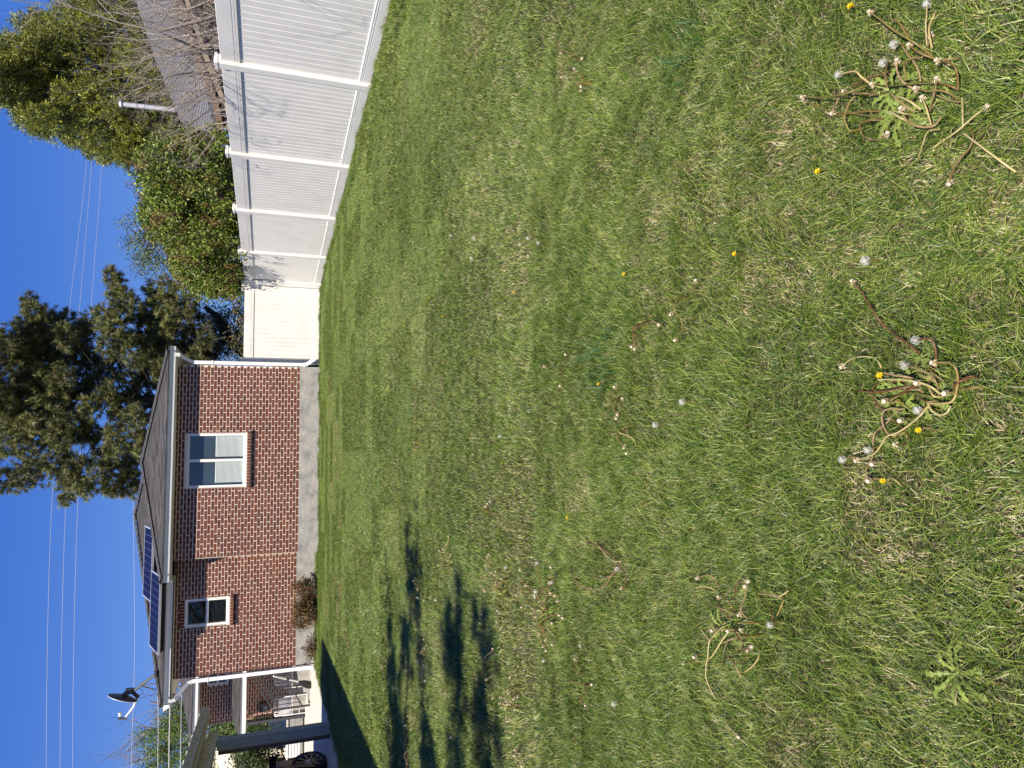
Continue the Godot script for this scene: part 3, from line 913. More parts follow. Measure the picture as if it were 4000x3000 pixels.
func chair(at: Vector3, turn: float, label: String, solid: bool) -> void:
	var t := thing("patio_chair", label, "chair", at, "", turn)
	# seen mostly from behind: back towards +z is wrong, so the seat faces away from the lawn
	var w := 0.25
	for s in [-1, 1]:
		var l := MB.new()
		l.tube([Vector3(s * w, 0.0, 0.24), Vector3(s * w, 0.42, 0.22), Vector3(s * w, 0.60, 0.2), Vector3(s * w, 0.655, 0.12), Vector3(s * w, 0.655, -0.12), Vector3(s * w, 0.63, -0.24)], [0.013], 8)
		part(l, "leg", M.white_metal, t)
		var l2 := MB.new()
		l2.tube([Vector3(s * w, 0.0, -0.28), Vector3(s * w * 0.96, 0.42, -0.2), Vector3(s * w * 0.92, 0.9, -0.32)], [0.013], 8)
		part(l2, "leg", M.white_metal, t)
	var cr := MB.new()
	cr.tube([Vector3(-w, 0.0, 0.24), Vector3(-w, 0.012, 0.24), Vector3(0, 0.012, 0.26), Vector3(w, 0.012, 0.24)], [0.01], 6)
	cr.rod(Vector3(-w, 0.2, -0.24), Vector3(w, 0.2, -0.24), 0.01)
	part(cr, "stretcher", M.white_metal, t)
	var se := MB.new()
	se.hexa([Vector3(-0.24, 0.41, 0.24), Vector3(0.24, 0.41, 0.24), Vector3(0.23, 0.39, -0.2), Vector3(-0.23, 0.39, -0.2), Vector3(-0.24, 0.428, 0.24), Vector3(0.24, 0.428, 0.24), Vector3(0.23, 0.408, -0.2), Vector3(-0.23, 0.408, -0.2)])
	part(se, "seat", M.white_metal, t)
	var up := Vector3(0, 0.48, -0.12)
	var bo := Vector3(0, 0.42, -0.205)
	var fr := MB.new()
	fr.tube([bo + Vector3(-0.23, 0, 0), bo + Vector3(-0.225, 0, 0) + up * 0.9, bo + Vector3(-0.19, 0, 0) + up, bo + Vector3(0.19, 0, 0) + up, bo + Vector3(0.225, 0, 0) + up * 0.9, bo + Vector3(0.23, 0, 0)], [0.014], 8)
	part(fr, "back_frame", M.white_metal, t)
	var lim := 0.78 if solid else 0.0
	if solid:
		var b := MB.new()
		b.box(bo + up * 0.4, Vector3(0.42, 0.008, up.length() * 0.74), Basis(Vector3.RIGHT, -(PI / 2 - 0.245)))
		part(b, "back_panel", M.white_metal, t)
	for i in 7:
		var b := MB.new()
		var x := -0.19 + i * 0.38 / 6.0
		b.beam(bo + Vector3(x, 0, 0) + up * lim, bo + Vector3(x, 0, 0) + up * 0.99, 0.03 if not solid else 0.018, 0.008, Vector3.BACK)
		part(b, "back_slat", M.white_metal, t)

func build_carport() -> void:
	var t := thing("carport", "cream carport roof on grey posts at the driveway edge", "carport", Vector3(-5.1, 0, -13.65))
	var k := 0.077 # the eave runs a little askew, along the fence
	var X := func(x: float, z: float) -> Vector3: return Vector3(x + 5.1 + (z + 13.65) * k, 0, z + 13.65)
	for q in [[-5.1, -13.65], [-5.1, -9.2], [-5.1, -5.0], [-9.6, -13.65], [-9.6, -5.0]]:
		var p := MB.new()
		var o: Vector3 = X.call(q[0], q[1])
		p.box2(o + Vector3(-0.085, -0.03, -0.085), o + Vector3(0.085, 1.985, 0.085))
		var po := part(p, "post", M.post, t)
		if q[1] == -13.65 and q[0] > -6:
			var pl := MB.new()
			for s in [[-0.02, 0.1], [0.045, 0.06]]:
				for j in 3:
					pl.rod(o + Vector3(0.05 + s[0], 0.08 + j * 0.05 + s[1] * 0.3, 0.085), o + Vector3(0.05 + s[0], 0.08 + j * 0.05 + s[1] * 0.3, 0.09), 0.007, 6)
			part(pl, "bolts", M.black, po)
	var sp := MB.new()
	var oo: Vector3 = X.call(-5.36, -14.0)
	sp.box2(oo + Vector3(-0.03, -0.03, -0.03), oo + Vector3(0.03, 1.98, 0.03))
	part(sp, "brace_post", M.iron, t)  # second post standing in shade; that shade is put into its dark colour
	var be := MB.new()
	be.beam(X.call(-5.07, -14.1) + Vector3(0, 2.07, 0), X.call(-5.07, -4.6) + Vector3(0, 2.07, 0), 0.11, 0.165)
	part(be, "beam", M.cream, t)
	var b2 := MB.new()
	b2.beam(X.call(-9.6, -14.1) + Vector3(0, 2.2, 0), X.call(-9.6, -4.6) + Vector3(0, 2.2, 0), 0.11, 0.165)
	part(b2, "beam", M.cream, t)
	# rafters crossing the beams
	var z := -13.95
	while z < -4.7:
		var r := MB.new()
		r.beam(X.call(-4.86, z) + Vector3(0, 2.24, 0), X.call(-10.0, z) + Vector3(0, 2.36, 0), 0.045, 0.1)
		part(r, "rafter", M.cream, t)
		z += 1.15
	var fa := MB.new()
	fa.beam(X.call(-4.84, -14.6) + Vector3(0, 2.23, 0), X.call(-4.84, -4.6) + Vector3(0, 2.23, 0), 0.03, 0.15)
	part(fa, "fascia", M.cream, t)
	var gu := MB.new()
	gu.prism(gutter_profile(), X.call(-4.822, -14.8) + Vector3(0, 2.2, 0), X.call(-4.822, -4.6) + Vector3(0, 2.2, 0), Vector3.RIGHT, Vector3.UP)
	part(gu, "gutter", M.cream, t)
	var rf := MB.new()
	var a0: Vector3 = X.call(-4.78, -14.8) + Vector3(0, 2.34, 0)
	var a1: Vector3 = X.call(-4.78, -4.6) + Vector3(0, 2.34, 0)
	var c0: Vector3 = X.call(-10.2, -14.8) + Vector3(0, 2.46, 0)
	var c1: Vector3 = X.call(-10.2, -4.6) + Vector3(0, 2.46, 0)
	var dn := Vector3(0, -0.025, 0)
	rf.hexa([a1 + dn, a0 + dn, c0 + dn, c1 + dn, a1, a0, c0, c1])
	for i in 24:
		var s := (i + 0.5) / 24.0
		rf.beam(a0.lerp(a1, s) + Vector3(0, 0.012, 0), c0.lerp(c1, s) + Vector3(0, 0.012, 0), 0.04, 0.024)
	part(rf, "roof_sheet", M.cream, t)

func build_car() -> void:
	# nose towards the lawn, front wheels turned; local +z is forward
	var t := thing("parked_car", "black car parked under the carport with front wheels turned", "car", Vector3(-7.2, 0.012, -15.2), "", 0.36)
	var hw := 0.88
	# body lofted from cross sections along z: [z, half width low, half width mid, y low, y waist, y top, half width top]
	var secs := [[-3.2, 0.70, 0.74, 0.42, 0.72, 0.86, 0.64], [-3.0, 0.80, 0.84, 0.28, 0.85, 0.98, 0.74], [-2.3, 0.84, 0.88, 0.22, 0.92, 1.04, 0.76], [-1.0, 0.84, 0.89, 0.2, 0.93, 1.0, 0.80], [0.1, 0.84, 0.88, 0.2, 0.92, 0.99, 0.80], [0.7, 0.82, 0.87, 0.22, 0.88, 0.95, 0.76], [1.25, 0.78, 0.82, 0.24, 0.76, 0.84, 0.66], [1.5, 0.62, 0.68, 0.3, 0.64, 0.72, 0.5]]
	var b := MB.new()
	var ringf := func(s: Array) -> Array:
		return [Vector3(-s[1], s[3], s[0]), Vector3(-s[2], (s[3] + s[4]) * 0.5, s[0]), Vector3(-s[2] * 0.99, s[4], s[0]), Vector3(-s[6], s[5], s[0]), Vector3(s[6], s[5], s[0]), Vector3(s[2] * 0.99, s[4], s[0]), Vector3(s[2], (s[3] + s[4]) * 0.5, s[0]), Vector3(s[1], s[3], s[0])]
	for i in secs.size() - 1:
		var r0: Array = ringf.call(secs[i])
		var r1: Array = ringf.call(secs[i + 1])
		for j in 8:
			b.quad(r0[(j + 1) % 8], r0[j], r1[j], r1[(j + 1) % 8])
	for e in [0, secs.size() - 1]:
		var r0: Array = ringf.call(secs[e])
		for j in range(1, 7):
			b.tri(r0[0], r0[j], r0[j + 1])
	var body := part(b, "body", M.paint, t)
	var cab := MB.new()
	var cs := [[-2.3, 0.74, 1.03, 0.72, 1.05], [-1.7, 0.78, 1.02, 0.6, 1.40], [-0.6, 0.79, 1.0, 0.6, 1.45], [0.15, 0.78, 0.98, 0.58, 1.36], [0.85, 0.72, 0.93, 0.68, 0.95]]
	for i in cs.size() - 1:
		var p: Array = cs[i]
		var q: Array = cs[i + 1]
		for s in [-1.0, 1.0]:
			cab.quad(Vector3(s * p[1], p[2], p[0]), Vector3(s * p[3], p[4], p[0]), Vector3(s * q[3], q[4], q[0]), Vector3(s * q[1], q[2], q[0]))
		cab.quad(Vector3(-p[3], p[4], p[0]), Vector3(p[3], p[4], p[0]), Vector3(q[3], q[4], q[0]), Vector3(-q[3], q[4], q[0]))
	part(cab, "cabin", M.paint, t)
	var sc := MB.new()
	sc.quad(Vector3(-0.62, 0.965, 0.875), Vector3(0.62, 0.965, 0.875), Vector3(0.53, 1.345, 0.19), Vector3(-0.53, 1.345, 0.19))
	part(sc, "windscreen", M.glass, t)
	for s in [-1.0, 1.0]:
		var hl := MB.new()
		hl.hexa([Vector3(s * 0.48, 0.6, 1.40), Vector3(s * 0.80, 0.62, 1.16), Vector3(s * 0.72, 0.62, 1.05), Vector3(s * 0.42, 0.6, 1.25), Vector3(s * 0.5, 0.73, 1.36), Vector3(s * 0.8, 0.78, 1.1), Vector3(s * 0.72, 0.78, 1.0), Vector3(s * 0.45, 0.73, 1.2)])
		var o := part(hl, "headlight", M.lamp, t)
		var am := MB.new()
		am.box(Vector3(s * 0.79, 0.70, 1.14), Vector3(0.05, 0.08, 0.1))
		part(am, "indicator", M.amber, o)
		var mr := MB.new()
		mr.box(Vector3(s * 0.95, 1.02, 0.42), Vector3(0.2, 0.13, 0.1), Basis(Vector3.UP, s * 0.2))
		part(mr, "mirror", M.paint, t)
		for zz in [0.72, -2.0]:
			wheel(t, Vector3(s * 0.80, 0.335, zz), s, -0.5 if zz > 0 else 0.0)
	var bp := MB.new()
	bp.prism(PackedVector2Array([Vector2(1.3, 0.2), Vector2(1.5, 0.22), Vector2(1.56, 0.36), Vector2(1.54, 0.52), Vector2(1.4, 0.56)]), Vector3(-0.66, 0, 0), Vector3(0.66, 0, 0), Vector3.BACK, Vector3.UP)
	var bo := part(bp, "bumper", M.paint, t)
	var pl := MB.new()
	pl.box(Vector3(0, 0.42, 1.57), Vector3(0.31, 0.15, 0.01))
	part(pl, "number_plate", M.white_metal, bo)

func wheel(car: Node, o: Vector3, side: float, steer: float) -> void:
	var w := Node3D.new()
	w.name = "wheel"
	car.add_child(w, true)
	w.position = o
	w.rotation.y = steer
	var b := Basis(Vector3.BACK, -PI / 2 * side) # y axis outwards
	var t := MB.new()
	t.lathe([Vector2(0.24, 0.1), Vector2(0.31, 0.105), Vector2(0.33, 0.085), Vector2(0.335, 0.05), Vector2(0.335, -0.06), Vector2(0.32, -0.09), Vector2(0.22, -0.1), Vector2(0.22, -0.1)], 30, Transform3D(b, Vector3.ZERO))
	part(t, "tyre", M.tyre, w)
	var r := MB.new()
	r.lathe([Vector2(0.235, -0.05), Vector2(0.23, 0.085), Vector2(0.245, 0.1), Vector2(0.255, 0.095)], 30, Transform3D(b, Vector3.ZERO))
	r.lathe([Vector2(0.06, 0.05), Vector2(0.055, 0.09), Vector2(0.0, 0.095)], 16, Transform3D(b, Vector3.ZERO))
	for i in 10:
		var a := TAU * i / 10.0
		var d := b * Vector3(cos(a), 0, sin(a))
		r.beam(d * 0.05 + b.y * 0.075, d * 0.238 + b.y * 0.085, 0.026, 0.02, b.y)
	part(r, "rim", M.rim, w)
	var dk := MB.new()
	dk.lathe([Vector2(0.22, 0.02), Vector2(0.0, 0.02)], 20, Transform3D(b, Vector3.ZERO))
	part(dk, "brake_disc", M.black, w)

# ---------------------------------------------------------------- foliage
func leaf(mb: MB, o: Vector3, d: Vector3, nn: Vector3, l: float, w: float, fold := 0.25) -> void:
	var s := d.cross(nn).normalized()
	var m := o + d * l * 0.42
	var up := s.cross(d).normalized()
	var tip := o + d * l - up * l * 0.12
	mb.tri(o, m + s * w * 0.5 + up * w * fold, tip)
	mb.tri(o, tip, m - s * w * 0.5 + up * w * fold)
func sprig_leaves(sd: int, n: int, size: float, l: float, w: float, cols: Array) -> ArrayMesh:
	var r := rnd(sd)
	var mb := MB.new()
	for i in n:
		mb.col = cols[r.randi() % cols.size()] * r.randf_range(0.8, 1.2)
		var o := Vector3(r.randf_range(-0.5, 0.5), r.randf_range(-0.5, 0.5), r.randf_range(-0.5, 0.5)) * size
		var d := (any_dir(r) + Vector3.UP * 0.3).normalized()
		leaf(mb, o, d, (any_dir(r) + Vector3.UP * 0.8).normalized(), l * r.randf_range(0.7, 1.2), w * r.randf_range(0.8, 1.1))
	return mb.mesh()
func sprig_needles(sd: int, n: int, l: float, w: float, spread: float, cols: Array) -> ArrayMesh: # needles bristling round a shoot along +y
	var r := rnd(sd)
	var mb := MB.new()
	for i in n:
		mb.col = cols[r.randi() % cols.size()] * r.randf_range(0.8, 1.2)
		var a := r.randf() * TAU
		var d := (Vector3(cos(a), 0, sin(a)) * spread + Vector3.UP * r.randf_range(0.3, 1.1)).normalized()
		var o := Vector3.UP * r.randf_range(0, l * 0.9)
		var s := d.cross(any_dir(r)).normalized() * w * 0.5
		mb.tri(o - s, o + s, o + d * l * r.randf_range(0.8, 1.15))
	mb.col = Color(0.05, 0.035, 0.02)
	return mb.mesh()
func sprig_fan(sd: int, n: int, l: float, cols: Array) -> ArrayMesh: # flat scale-leaf fan, branching
	var r := rnd(sd)
	var mb := MB.new()
	for i in n:
		mb.col = cols[r.randi() % cols.size()] * r.randf_range(0.75, 1.25)
		var d := (Vector3(r.randf_range(-1, 1), r.randf_range(0.1, 1.0), r.randf_range(-0.6, 0.6))).normalized()
		var o := Vector3(r.randf_range(-0.3, 0.3), r.randf_range(-0.1, 0.5), r.randf_range(-0.3, 0.3)) * l
		for k in 4:
			var dd := (d + any_dir(r) * 0.35).normalized()
			var s := dd.cross(any_dir(r)).normalized()
			var oo := o + d * l * 0.14 * k
			var ll := l * r.randf_range(0.2, 0.4)
			mb.quad(oo, oo + dd * ll * 0.5 + s * ll * 0.14, oo + dd * ll, oo + dd * ll * 0.5 - s * ll * 0.14)
	return mb.mesh()

# random lobes whose outline fills a polygon of the photograph, at depths d0..d1 behind a plane
func poly_lobes(poly: Array, p0: Vector3, nn: Vector3, d0: float, d1: float, r0: float, r1: float, count: int, sd: int, sc := 4000.0 / 2212.0) -> Array:
	var r := rnd(sd)
	var pk := PackedVector2Array()
	var lo := Vector2(1e9, 1e9)
	var hi := Vector2(-1e9, -1e9)
	for p in poly:
		var q := Vector2(p[0], p[1]) * sc
		pk.append(q)
		lo = lo.min(q); hi = hi.max(q)
	var out := []
	var tries := 0
	while out.size() < count and tries < count * 40:
		tries += 1
		var q := Vector2(r.randf_range(lo.x, hi.x), r.randf_range(lo.y, hi.y))
		if not Geometry2D.is_point_in_polygon(q, pk): continue
		var rad := r.randf_range(r0, r1)
		var p := on_plane(q.x, q.y, p0 + nn * r.randf_range(d0, d1), nn)
		var rp := rad * FOCAL / maxf(1.0, (p - EYE).length()) * 0.8
		var ok := true
		for k in 8:
			var a := TAU * k / 8.0
			if not Geometry2D.is_point_in_polygon(q + Vector2(cos(a), sin(a)) * rp, pk):
				ok = false
				break
		if ok: out.append([p, rad])
	return out
func crown(parent: Node3D, meshes: Array, material: Material, lobes: Array, per: float, sd: int, size0: float, size1: float, flat := 0.8, droop := 0.2, shell := 0.5, tint := 0.25) -> void:
	var r := rnd(sd)
	var xf := []
	var cl := []
	for m in meshes:
		xf.append([]); cl.append([])
	for lb in lobes:
		var o: Vector3 = lb[0]
		var rad: float = lb[1]
		var tone := r.randf_range(1.0 - tint, 1.0 + tint)
		var n := int(per * rad * rad * 12.0)
		for i in n:
			var d := any_dir(r)
			var k := r.randi() % meshes.size()
			var p := o + Vector3(d.x, d.y * flat, d.z) * rad * pow(r.randf_range(shell * shell, 1.0), 0.5)
			var dir := (d + Vector3.UP * droop + any_dir(r) * 0.4).normalized()
			xf[k].append(Transform3D(aim(dir, r).scaled(Vector3.ONE * r.randf_range(size0, size1)), p - parent.position))
			var v := tone * r.randf_range(0.85, 1.15)
			cl[k].append(Color(v * r.randf_range(0.92, 1.08), v, v * r.randf_range(0.9, 1.1)))
	for k in meshes.size():
		many("crown", meshes[k], material, xf[k], cl[k], parent).set_meta("kind", "stuff")

func limbs(parent: Node3D, root: Vector3, lobes: Array, r0: float, material: Material, sd: int, sides := 6, called := "limbs", every := 1) -> void:
	var r := rnd(sd)
	var mb := MB.new()
	for i in range(0, lobes.size(), every):
		var e: Vector3 = lobes[i][0]
		var s := root
		s.y = clampf(e.y - (Vector2(e.x - root.x, e.z - root.z).length()) * 0.5, 0.4, maxf(0.5, e.y))
		var m := s.lerp(e, 0.5) + any_dir(r) * 0.12 * (e - s).length()
		mb.tube([s - parent.position, s.lerp(m, 0.6) - parent.position, m - parent.position, m.lerp(e, 0.6) + any_dir(r) * 0.1 - parent.position, e - parent.position], [r0, r0 * 0.8, r0 * 0.6, r0 * 0.4, r0 * 0.2], sides, false)
	part(mb, called, material, parent)

var keep_behind := -1e9
func branch(mb: MB, r: RandomNumberGenerator, o: Vector3, d: Vector3, l: float, rad: float, lev: int, pull := Vector3.ZERO) -> void:
	var pts := [o]
	var rd := [rad]
	var dd := d
	var seg := 4
	for i in seg:
		dd = (dd + any_dir(r) * 0.28 + Vector3.UP * 0.05 + pull * 0.1).normalized()
		var nx: Vector3 = pts[-1] + dd * l / seg
		if nx.x < keep_behind and nx.y < 1.98: nx.x = keep_behind # twigs grow against the fence, not through it
		if nx.x < keep_behind - 0.75: nx.x = keep_behind - 0.75
		pts.append(nx)
		rd.append(rad * (1.0 - 0.62 * (i + 1) / seg))
	mb.tube(pts, rd, 6 if lev > 1 else 4, lev == 0)
	if lev <= 0: return
	var kids := r.randi_range(3, 5)
	for i in kids:
		var k := r.randi_range(1, seg)
		var nd := (dd + any_dir(r) * 0.85).normalized()
		branch(mb, r, pts[k], nd, l * r.randf_range(0.45, 0.75), rd[k] * 0.62, lev - 1, pull)

func build_trees() -> void:
	var sc := 4000.0 / 2212.0
	# big pine behind the house
	var pine_px := [[-60, 330, 70], [-60, 520, 80], [-50, 700, 70], [30, 330, 60], [110, 205, 45], [150, 250, 65], [60, 430, 70], [130, 330, 70], [205, 265, 55], [180, 400, 75], [100, 520, 70], [230, 480, 60], [30, 560, 65], [150, 620, 75], [60, 700, 60], [30, 835, 36], [110, 800, 55], [200, 760, 65], [245, 875, 38], [200, 560, 70], [290, 640, 55], [290, 800, 55], [300, 300, 45], [425, 85, 36], [445, 160, 48], [390, 230, 44], [450, 280, 58], [505, 200, 48], [500, 350, 58], [420, 420, 48], [540, 280, 46], [560, 430, 50], [480, 500, 50], [500, 610, 50], [430, 690, 46], [470, 760, 56], [420, 840, 50], [485, 850, 46], [560, 200, 38], [600, 300, 38], [330, 860, 36], [340, 560, 40], [350, 380, 40], [300, 470, 45], [600, 420, 40], [560, 560, 45], [530, 700, 50], [620, 240, 45], [655, 310, 48], [640, 390, 45], [600, 170, 36], [700, 360, 40], [690, 260, 36], [560, 330, 44], [520, 420, 45], [450, 560, 45], [370, 470, 42], [400, 520, 42], [340, 660, 42], [380, 760, 46], [250, 300, 45], [90, 300, 50], [230, 640, 55], [690, 190, 40], [725, 250, 44], [735, 330, 44], [745, 400, 44], [615, 115, 34], [660, 150, 38], [765, 300, 36], [770, 370, 36], [590, 250, 44], [610, 340, 44], [560, 130, 34], [400, 330, 40], [330, 250, 40], [270, 390, 50], [160, 480, 60], [60, 620, 60]]
	var rp := rnd(5)
	var lobes := []
	for q in pine_px:
		var z := -26.0 + rp.randf_range(-1.6, 1.2)
		var p := on_z(q[0] * 1.051, 1000 + q[1] * 1.051, z)
		lobes.append([p, q[2] * 1.051 * absf(z) / FOCAL * 1.08])
		for j in 2:
			var k: float = lobes[-1][1]
			lobes.append([p + any_dir(rp) * k * 0.75 if j == 0 else p + Vector3(rp.randf_range(-1, 1) * k * 0.8, rp.randf_range(-0.5, 0.8) * k, rp.randf_range(-2.0, 0.2)), k * 0.6])
	var g_pine := [Color(0.115, 0.14, 0.032), Color(0.08, 0.105, 0.028), Color(0.155, 0.17, 0.04), Color(0.06, 0.085, 0.03), Color(0.15, 0.12, 0.045)]
	var root := Vector3(1.9, 0, -26.2)
	var t := thing("pine_tree", "tall dark green pine tree standing behind the brick house", "tree", root)
	var tk := MB.new()
	tk.tube([Vector3(0.1, -0.1, 0), Vector3(0.05, 2, 0), Vector3(0, 4.5, 0), Vector3(0.05, 7, 0.1), Vector3(0.3, 10.5, 0)], [0.24, 0.19, 0.15, 0.11, 0.05], 12)
	part(tk, "trunk", M.bark_dark, t)
	limbs(t, root, lobes, 0.03, M.bark_dark, 6, 6, "limbs", 3)
	crown(t, [sprig_needles(1, 46, 0.17, 0.016, 1.0, g_pine), sprig_needles(2, 40, 0.15, 0.016, 1.3, g_pine)], M.needle, lobes, 21.0, 7, 0.75, 1.25, 0.55, 0.15, 0.2, 0.3)

	# large golden-green conifer beyond the neighbour's roof
	var g_con := [Color(0.175, 0.195, 0.02), Color(0.13, 0.155, 0.02), Color(0.23, 0.235, 0.026), Color(0.075, 0.10, 0.02)]
	var poly := [[-140, 150], [-140, 210], [0, 235], [60, 280], [120, 305], [190, 332], [260, 352], [330, 375], [420, 330], [470, 100], [400, 0], [250, -40], [150, 0], [95, 18], [50, 32], [15, 62], [0, 90]]
	var lb := poly_lobes(poly, Vector3(0, 0, -25), Vector3(0, 0, -1), -1.5, 2.5, 0.3, 0.62, 330, 12)
	var c2 := thing("conifer_tree", "broad golden green conifer rising above the neighbouring metal roof", "tree", Vector3(12.2, 0, -26))
	var tk2 := MB.new()
	tk2.tube([Vector3(0, -0.1, 0), Vector3(-0.1, 4, 0), Vector3(-0.3, 9.5, 0)], [0.3, 0.2, 0.05], 10)
	part(tk2, "trunk", M.bark, c2)
	limbs(c2, Vector3(12.2, 0, -26), lb, 0.035, M.bark, 16, 5, "limbs", 4)
	crown(c2, [sprig_fan(3, 12, 0.26, g_con), sprig_fan(4, 12, 0.22, g_con)], M.needle, lb, 15.0, 17, 0.8, 1.4, 0.9, 0.6, 0.35, 0.3)

	# lilac hedge behind the long fence
	var fa := deg_to_rad(-3.27)
	var fn := Vector3(cos(fa), 0, sin(fa))
	var f0 := Vector3(4.75, 0, -8.5)
	var g_lil := [Color(0.155, 0.21, 0.022), Color(0.12, 0.175, 0.02), Color(0.23, 0.275, 0.045), Color(0.075, 0.115, 0.016)]
	var lil_mesh := [sprig_leaves(21, 13, 0.18, 0.078, 0.048, g_lil), sprig_leaves(22, 13, 0.18, 0.07, 0.042, g_lil)]
	var seed_mesh := sprig_leaves(23, 30, 0.11, 0.018, 0.012, [Color(0.22, 0.09, 0.035), Color(0.28, 0.15, 0.06), Color(0.14, 0.06, 0.03)])
	var polys := [
		[[[500, 285], [420, 280], [330, 298], [305, 330], [285, 360], [292, 420], [320, 450], [360, 470], [520, 450], [515, 380]], "broad leafy lilac bush between the bare shrub and the fence", 0.25, 1.7],
		[[[530, 430], [320, 420], [300, 450], [318, 500], [345, 540], [370, 560], [440, 560], [535, 545]], "leafy lilac bush with brown seed clusters above the white fence", 0.2, 1.6],
		[[[532, 530], [370, 530], [365, 580], [395, 628], [440, 646], [470, 650], [500, 645], [536, 628]], "leafy lilac bush hanging over the fence corner", -0.25, 1.2]]
	var sd := 30
	for e in polys:
		sd += 1
		var ll := poly_lobes(e[0], f0, fn, e[2], e[3], 0.12, 0.38, 190, sd)
		var mid := Vector3.ZERO
		for q in ll: mid += q[0]
		mid /= maxi(1, ll.size())
		var base := Vector3(mid.x, 0, mid.z)
		if (base - f0).dot(fn) < 0.3: base += fn * (0.45 - (base - f0).dot(fn))
		var b := thing("lilac_bush", e[1], "bush", base)
		var st := MB.new()
		var rr := rnd(sd)
		for i in 7:
			var a := TAU * i / 7.0
			st.tube([Vector3(cos(a) * 0.1, -0.05, sin(a) * 0.15), Vector3(cos(a) * 0.25, 0.9, sin(a) * 0.5), Vector3(cos(a) * 0.35, 1.9, sin(a) * 1.0)], [0.03, 0.022, 0.012], 5)
		part(st, "stems", M.bark, b)
		limbs(b, base, ll, 0.012, M.bark, sd, 4, "limbs", 2)
		crown(b, lil_mesh, M.leaf, ll, 10.0, sd + 10, 0.85, 1.25, 0.95, 0.3, 0.45, 0.22)
		var sx := []
		var cx := []
		for q in ll:
			if rr.randf() < 0.8:
				var dd := (any_dir(rr) + Vector3(-0.6, 0.5, 0.5)).normalized()
				for j in rr.randi_range(1, 3):
					sx.append(Transform3D(aim(Vector3.UP, rr).scaled(Vector3(1, 1.9, 1)), q[0] + dd * q[1] * 0.95 + any_dir(rr) * 0.08 - base))
					cx.append(Color.WHITE)
		many("seed_clusters", seed_mesh, M.needle, sx, cx, b).set_meta("kind", "stuff")

	# thin light-leaved tree behind the lilacs
	var g_thin := [Color(0.10, 0.15, 0.04), Color(0.075, 0.12, 0.03), Color(0.13, 0.17, 0.05)]
	var pl2 := [[252, 485], [255, 540], [270, 580], [300, 610], [350, 615], [410, 600], [430, 480], [350, 420], [300, 390], [278, 395], [285, 440]]
	var l3 := poly_lobes(pl2, Vector3(0, 0, -22), Vector3(0, 0, -1), -0.8, 1.2, 0.2, 0.4, 90, 51)
	var t3 := thing("young_tree", "airy light green tree standing behind the lilac hedge", "tree", Vector3(6.6, 0, -22.4))
	var k3 := MB.new()
	k3.tube([Vector3(0, -0.1, 0), Vector3(0, 2, 0), Vector3(0.1, 4.2, 0)], [0.1, 0.07, 0.03], 8)
	part(k3, "trunk", M.bark, t3)
	limbs(t3, t3.position, l3, 0.018, M.bark, 52, 4)
	crown(t3, [sprig_leaves(24, 10, 0.24, 0.06, 0.04, g_thin)], M.leaf, l3, 6.0, 53, 0.8, 1.2, 1.0, 0.3, 0.3, 0.2)

	# dark tree and low shrubs beyond the short fence
	var g_dark := [Color(0.05, 0.075, 0.02), Color(0.035, 0.055, 0.015), Color(0.07, 0.10, 0.025)]
	var pd := [[470, 640], [440, 660], [420, 690], [440, 720], [420, 760], [440, 800], [520, 800], [560, 720], [540, 640]]
	var l4 := poly_lobes(pd, Vector3(0, 0, -30), Vector3(0, 0, -1), -1.0, 1.5, 0.25, 0.5, 70, 61)
	var t4 := thing("dark_tree", "dark gnarled tree leaning behind the short white fence", "tree", Vector3(4.2, 0, -30))
	var k4 := MB.new()
	var q0 := on_z(950, 1375, -30) - t4.position
	var q1 := on_z(880, 1320, -30) - t4.position
	var q2 := on_z(855, 1240, -30) - t4.position
	var q3 := on_z(800, 1200, -30) - t4.position
	k4.tube([Vector3(q0.x - 0.3, -0.1, 0), q0, q1, q2, q3], [0.3, 0.26, 0.2, 0.15, 0.08], 9)
	part(k4, "trunk", M.bark_dark, t4)
	limbs(t4, t4.position + Vector3(q1.x, 0, 0), l4, 0.03, M.bark_dark, 62, 4)
	crown(t4, [sprig_leaves(25, 10, 0.26, 0.07, 0.05, g_dark)], M.leaf, l4, 6.0, 63, 0.9, 1.3, 1.0, 0.2, 0.2, 0.3)
	var rq := rnd(70)
	var g_sh := [Color(0.09, 0.13, 0.03), Color(0.07, 0.10, 0.03), Color(0.13, 0.15, 0.04)]
	var shr := [[520, 745, "low green shrub beside the short fence and house corner", g_sh, 0.9], [515, 690, "shrub with yellow flowers beyond the short white fence", [Color(0.55, 0.36, 0.02), Color(0.09, 0.12, 0.03), Color(0.10, 0.08, 0.05)], 0.8], [505, 780, "grey green shrub tucked behind the downspout", [Color(0.12, 0.13, 0.07), Color(0.09, 0.11, 0.05), Color(0.16, 0.13, 0.08)], 0.9]]
	for e in shr:
		var c := on_z(e[0] * sc, e[1] * sc, -24.0)
		var s := thing("garden_shrub", e[2], "shrub", Vector3(c.x, 0, -24))
		var ls := []
		for i in 16:
			ls.append([Vector3(c.x, maxf(0.4, c.y - 0.6), -24) + Vector3(rq.randf_range(-0.8, 0.8), rq.randf_range(-0.8, 0.75), rq.randf_range(-0.6, 0.6)) * e[4], rq.randf_range(0.25, 0.42)])
		limbs(s, s.position, ls, 0.015, M.bark, 71, 4)
		crown(s, [sprig_leaves(26, 10, 0.2, 0.055, 0.035, e[3])], M.leaf, ls, 8.0, 72, 0.8, 1.2, 1.0, 0.3, 0.2, 0.3)

	# wispy tree and greenery beyond the left yard
	var g_wil := [Color(0.15, 0.17, 0.05), Color(0.12, 0.13, 0.05), Color(0.20, 0.19, 0.07)]
	var pw := [[286, 1610], [300, 1560], [325, 1515], [345, 1490], [400, 1480], [430, 1560], [420, 1680], [330, 1670]]
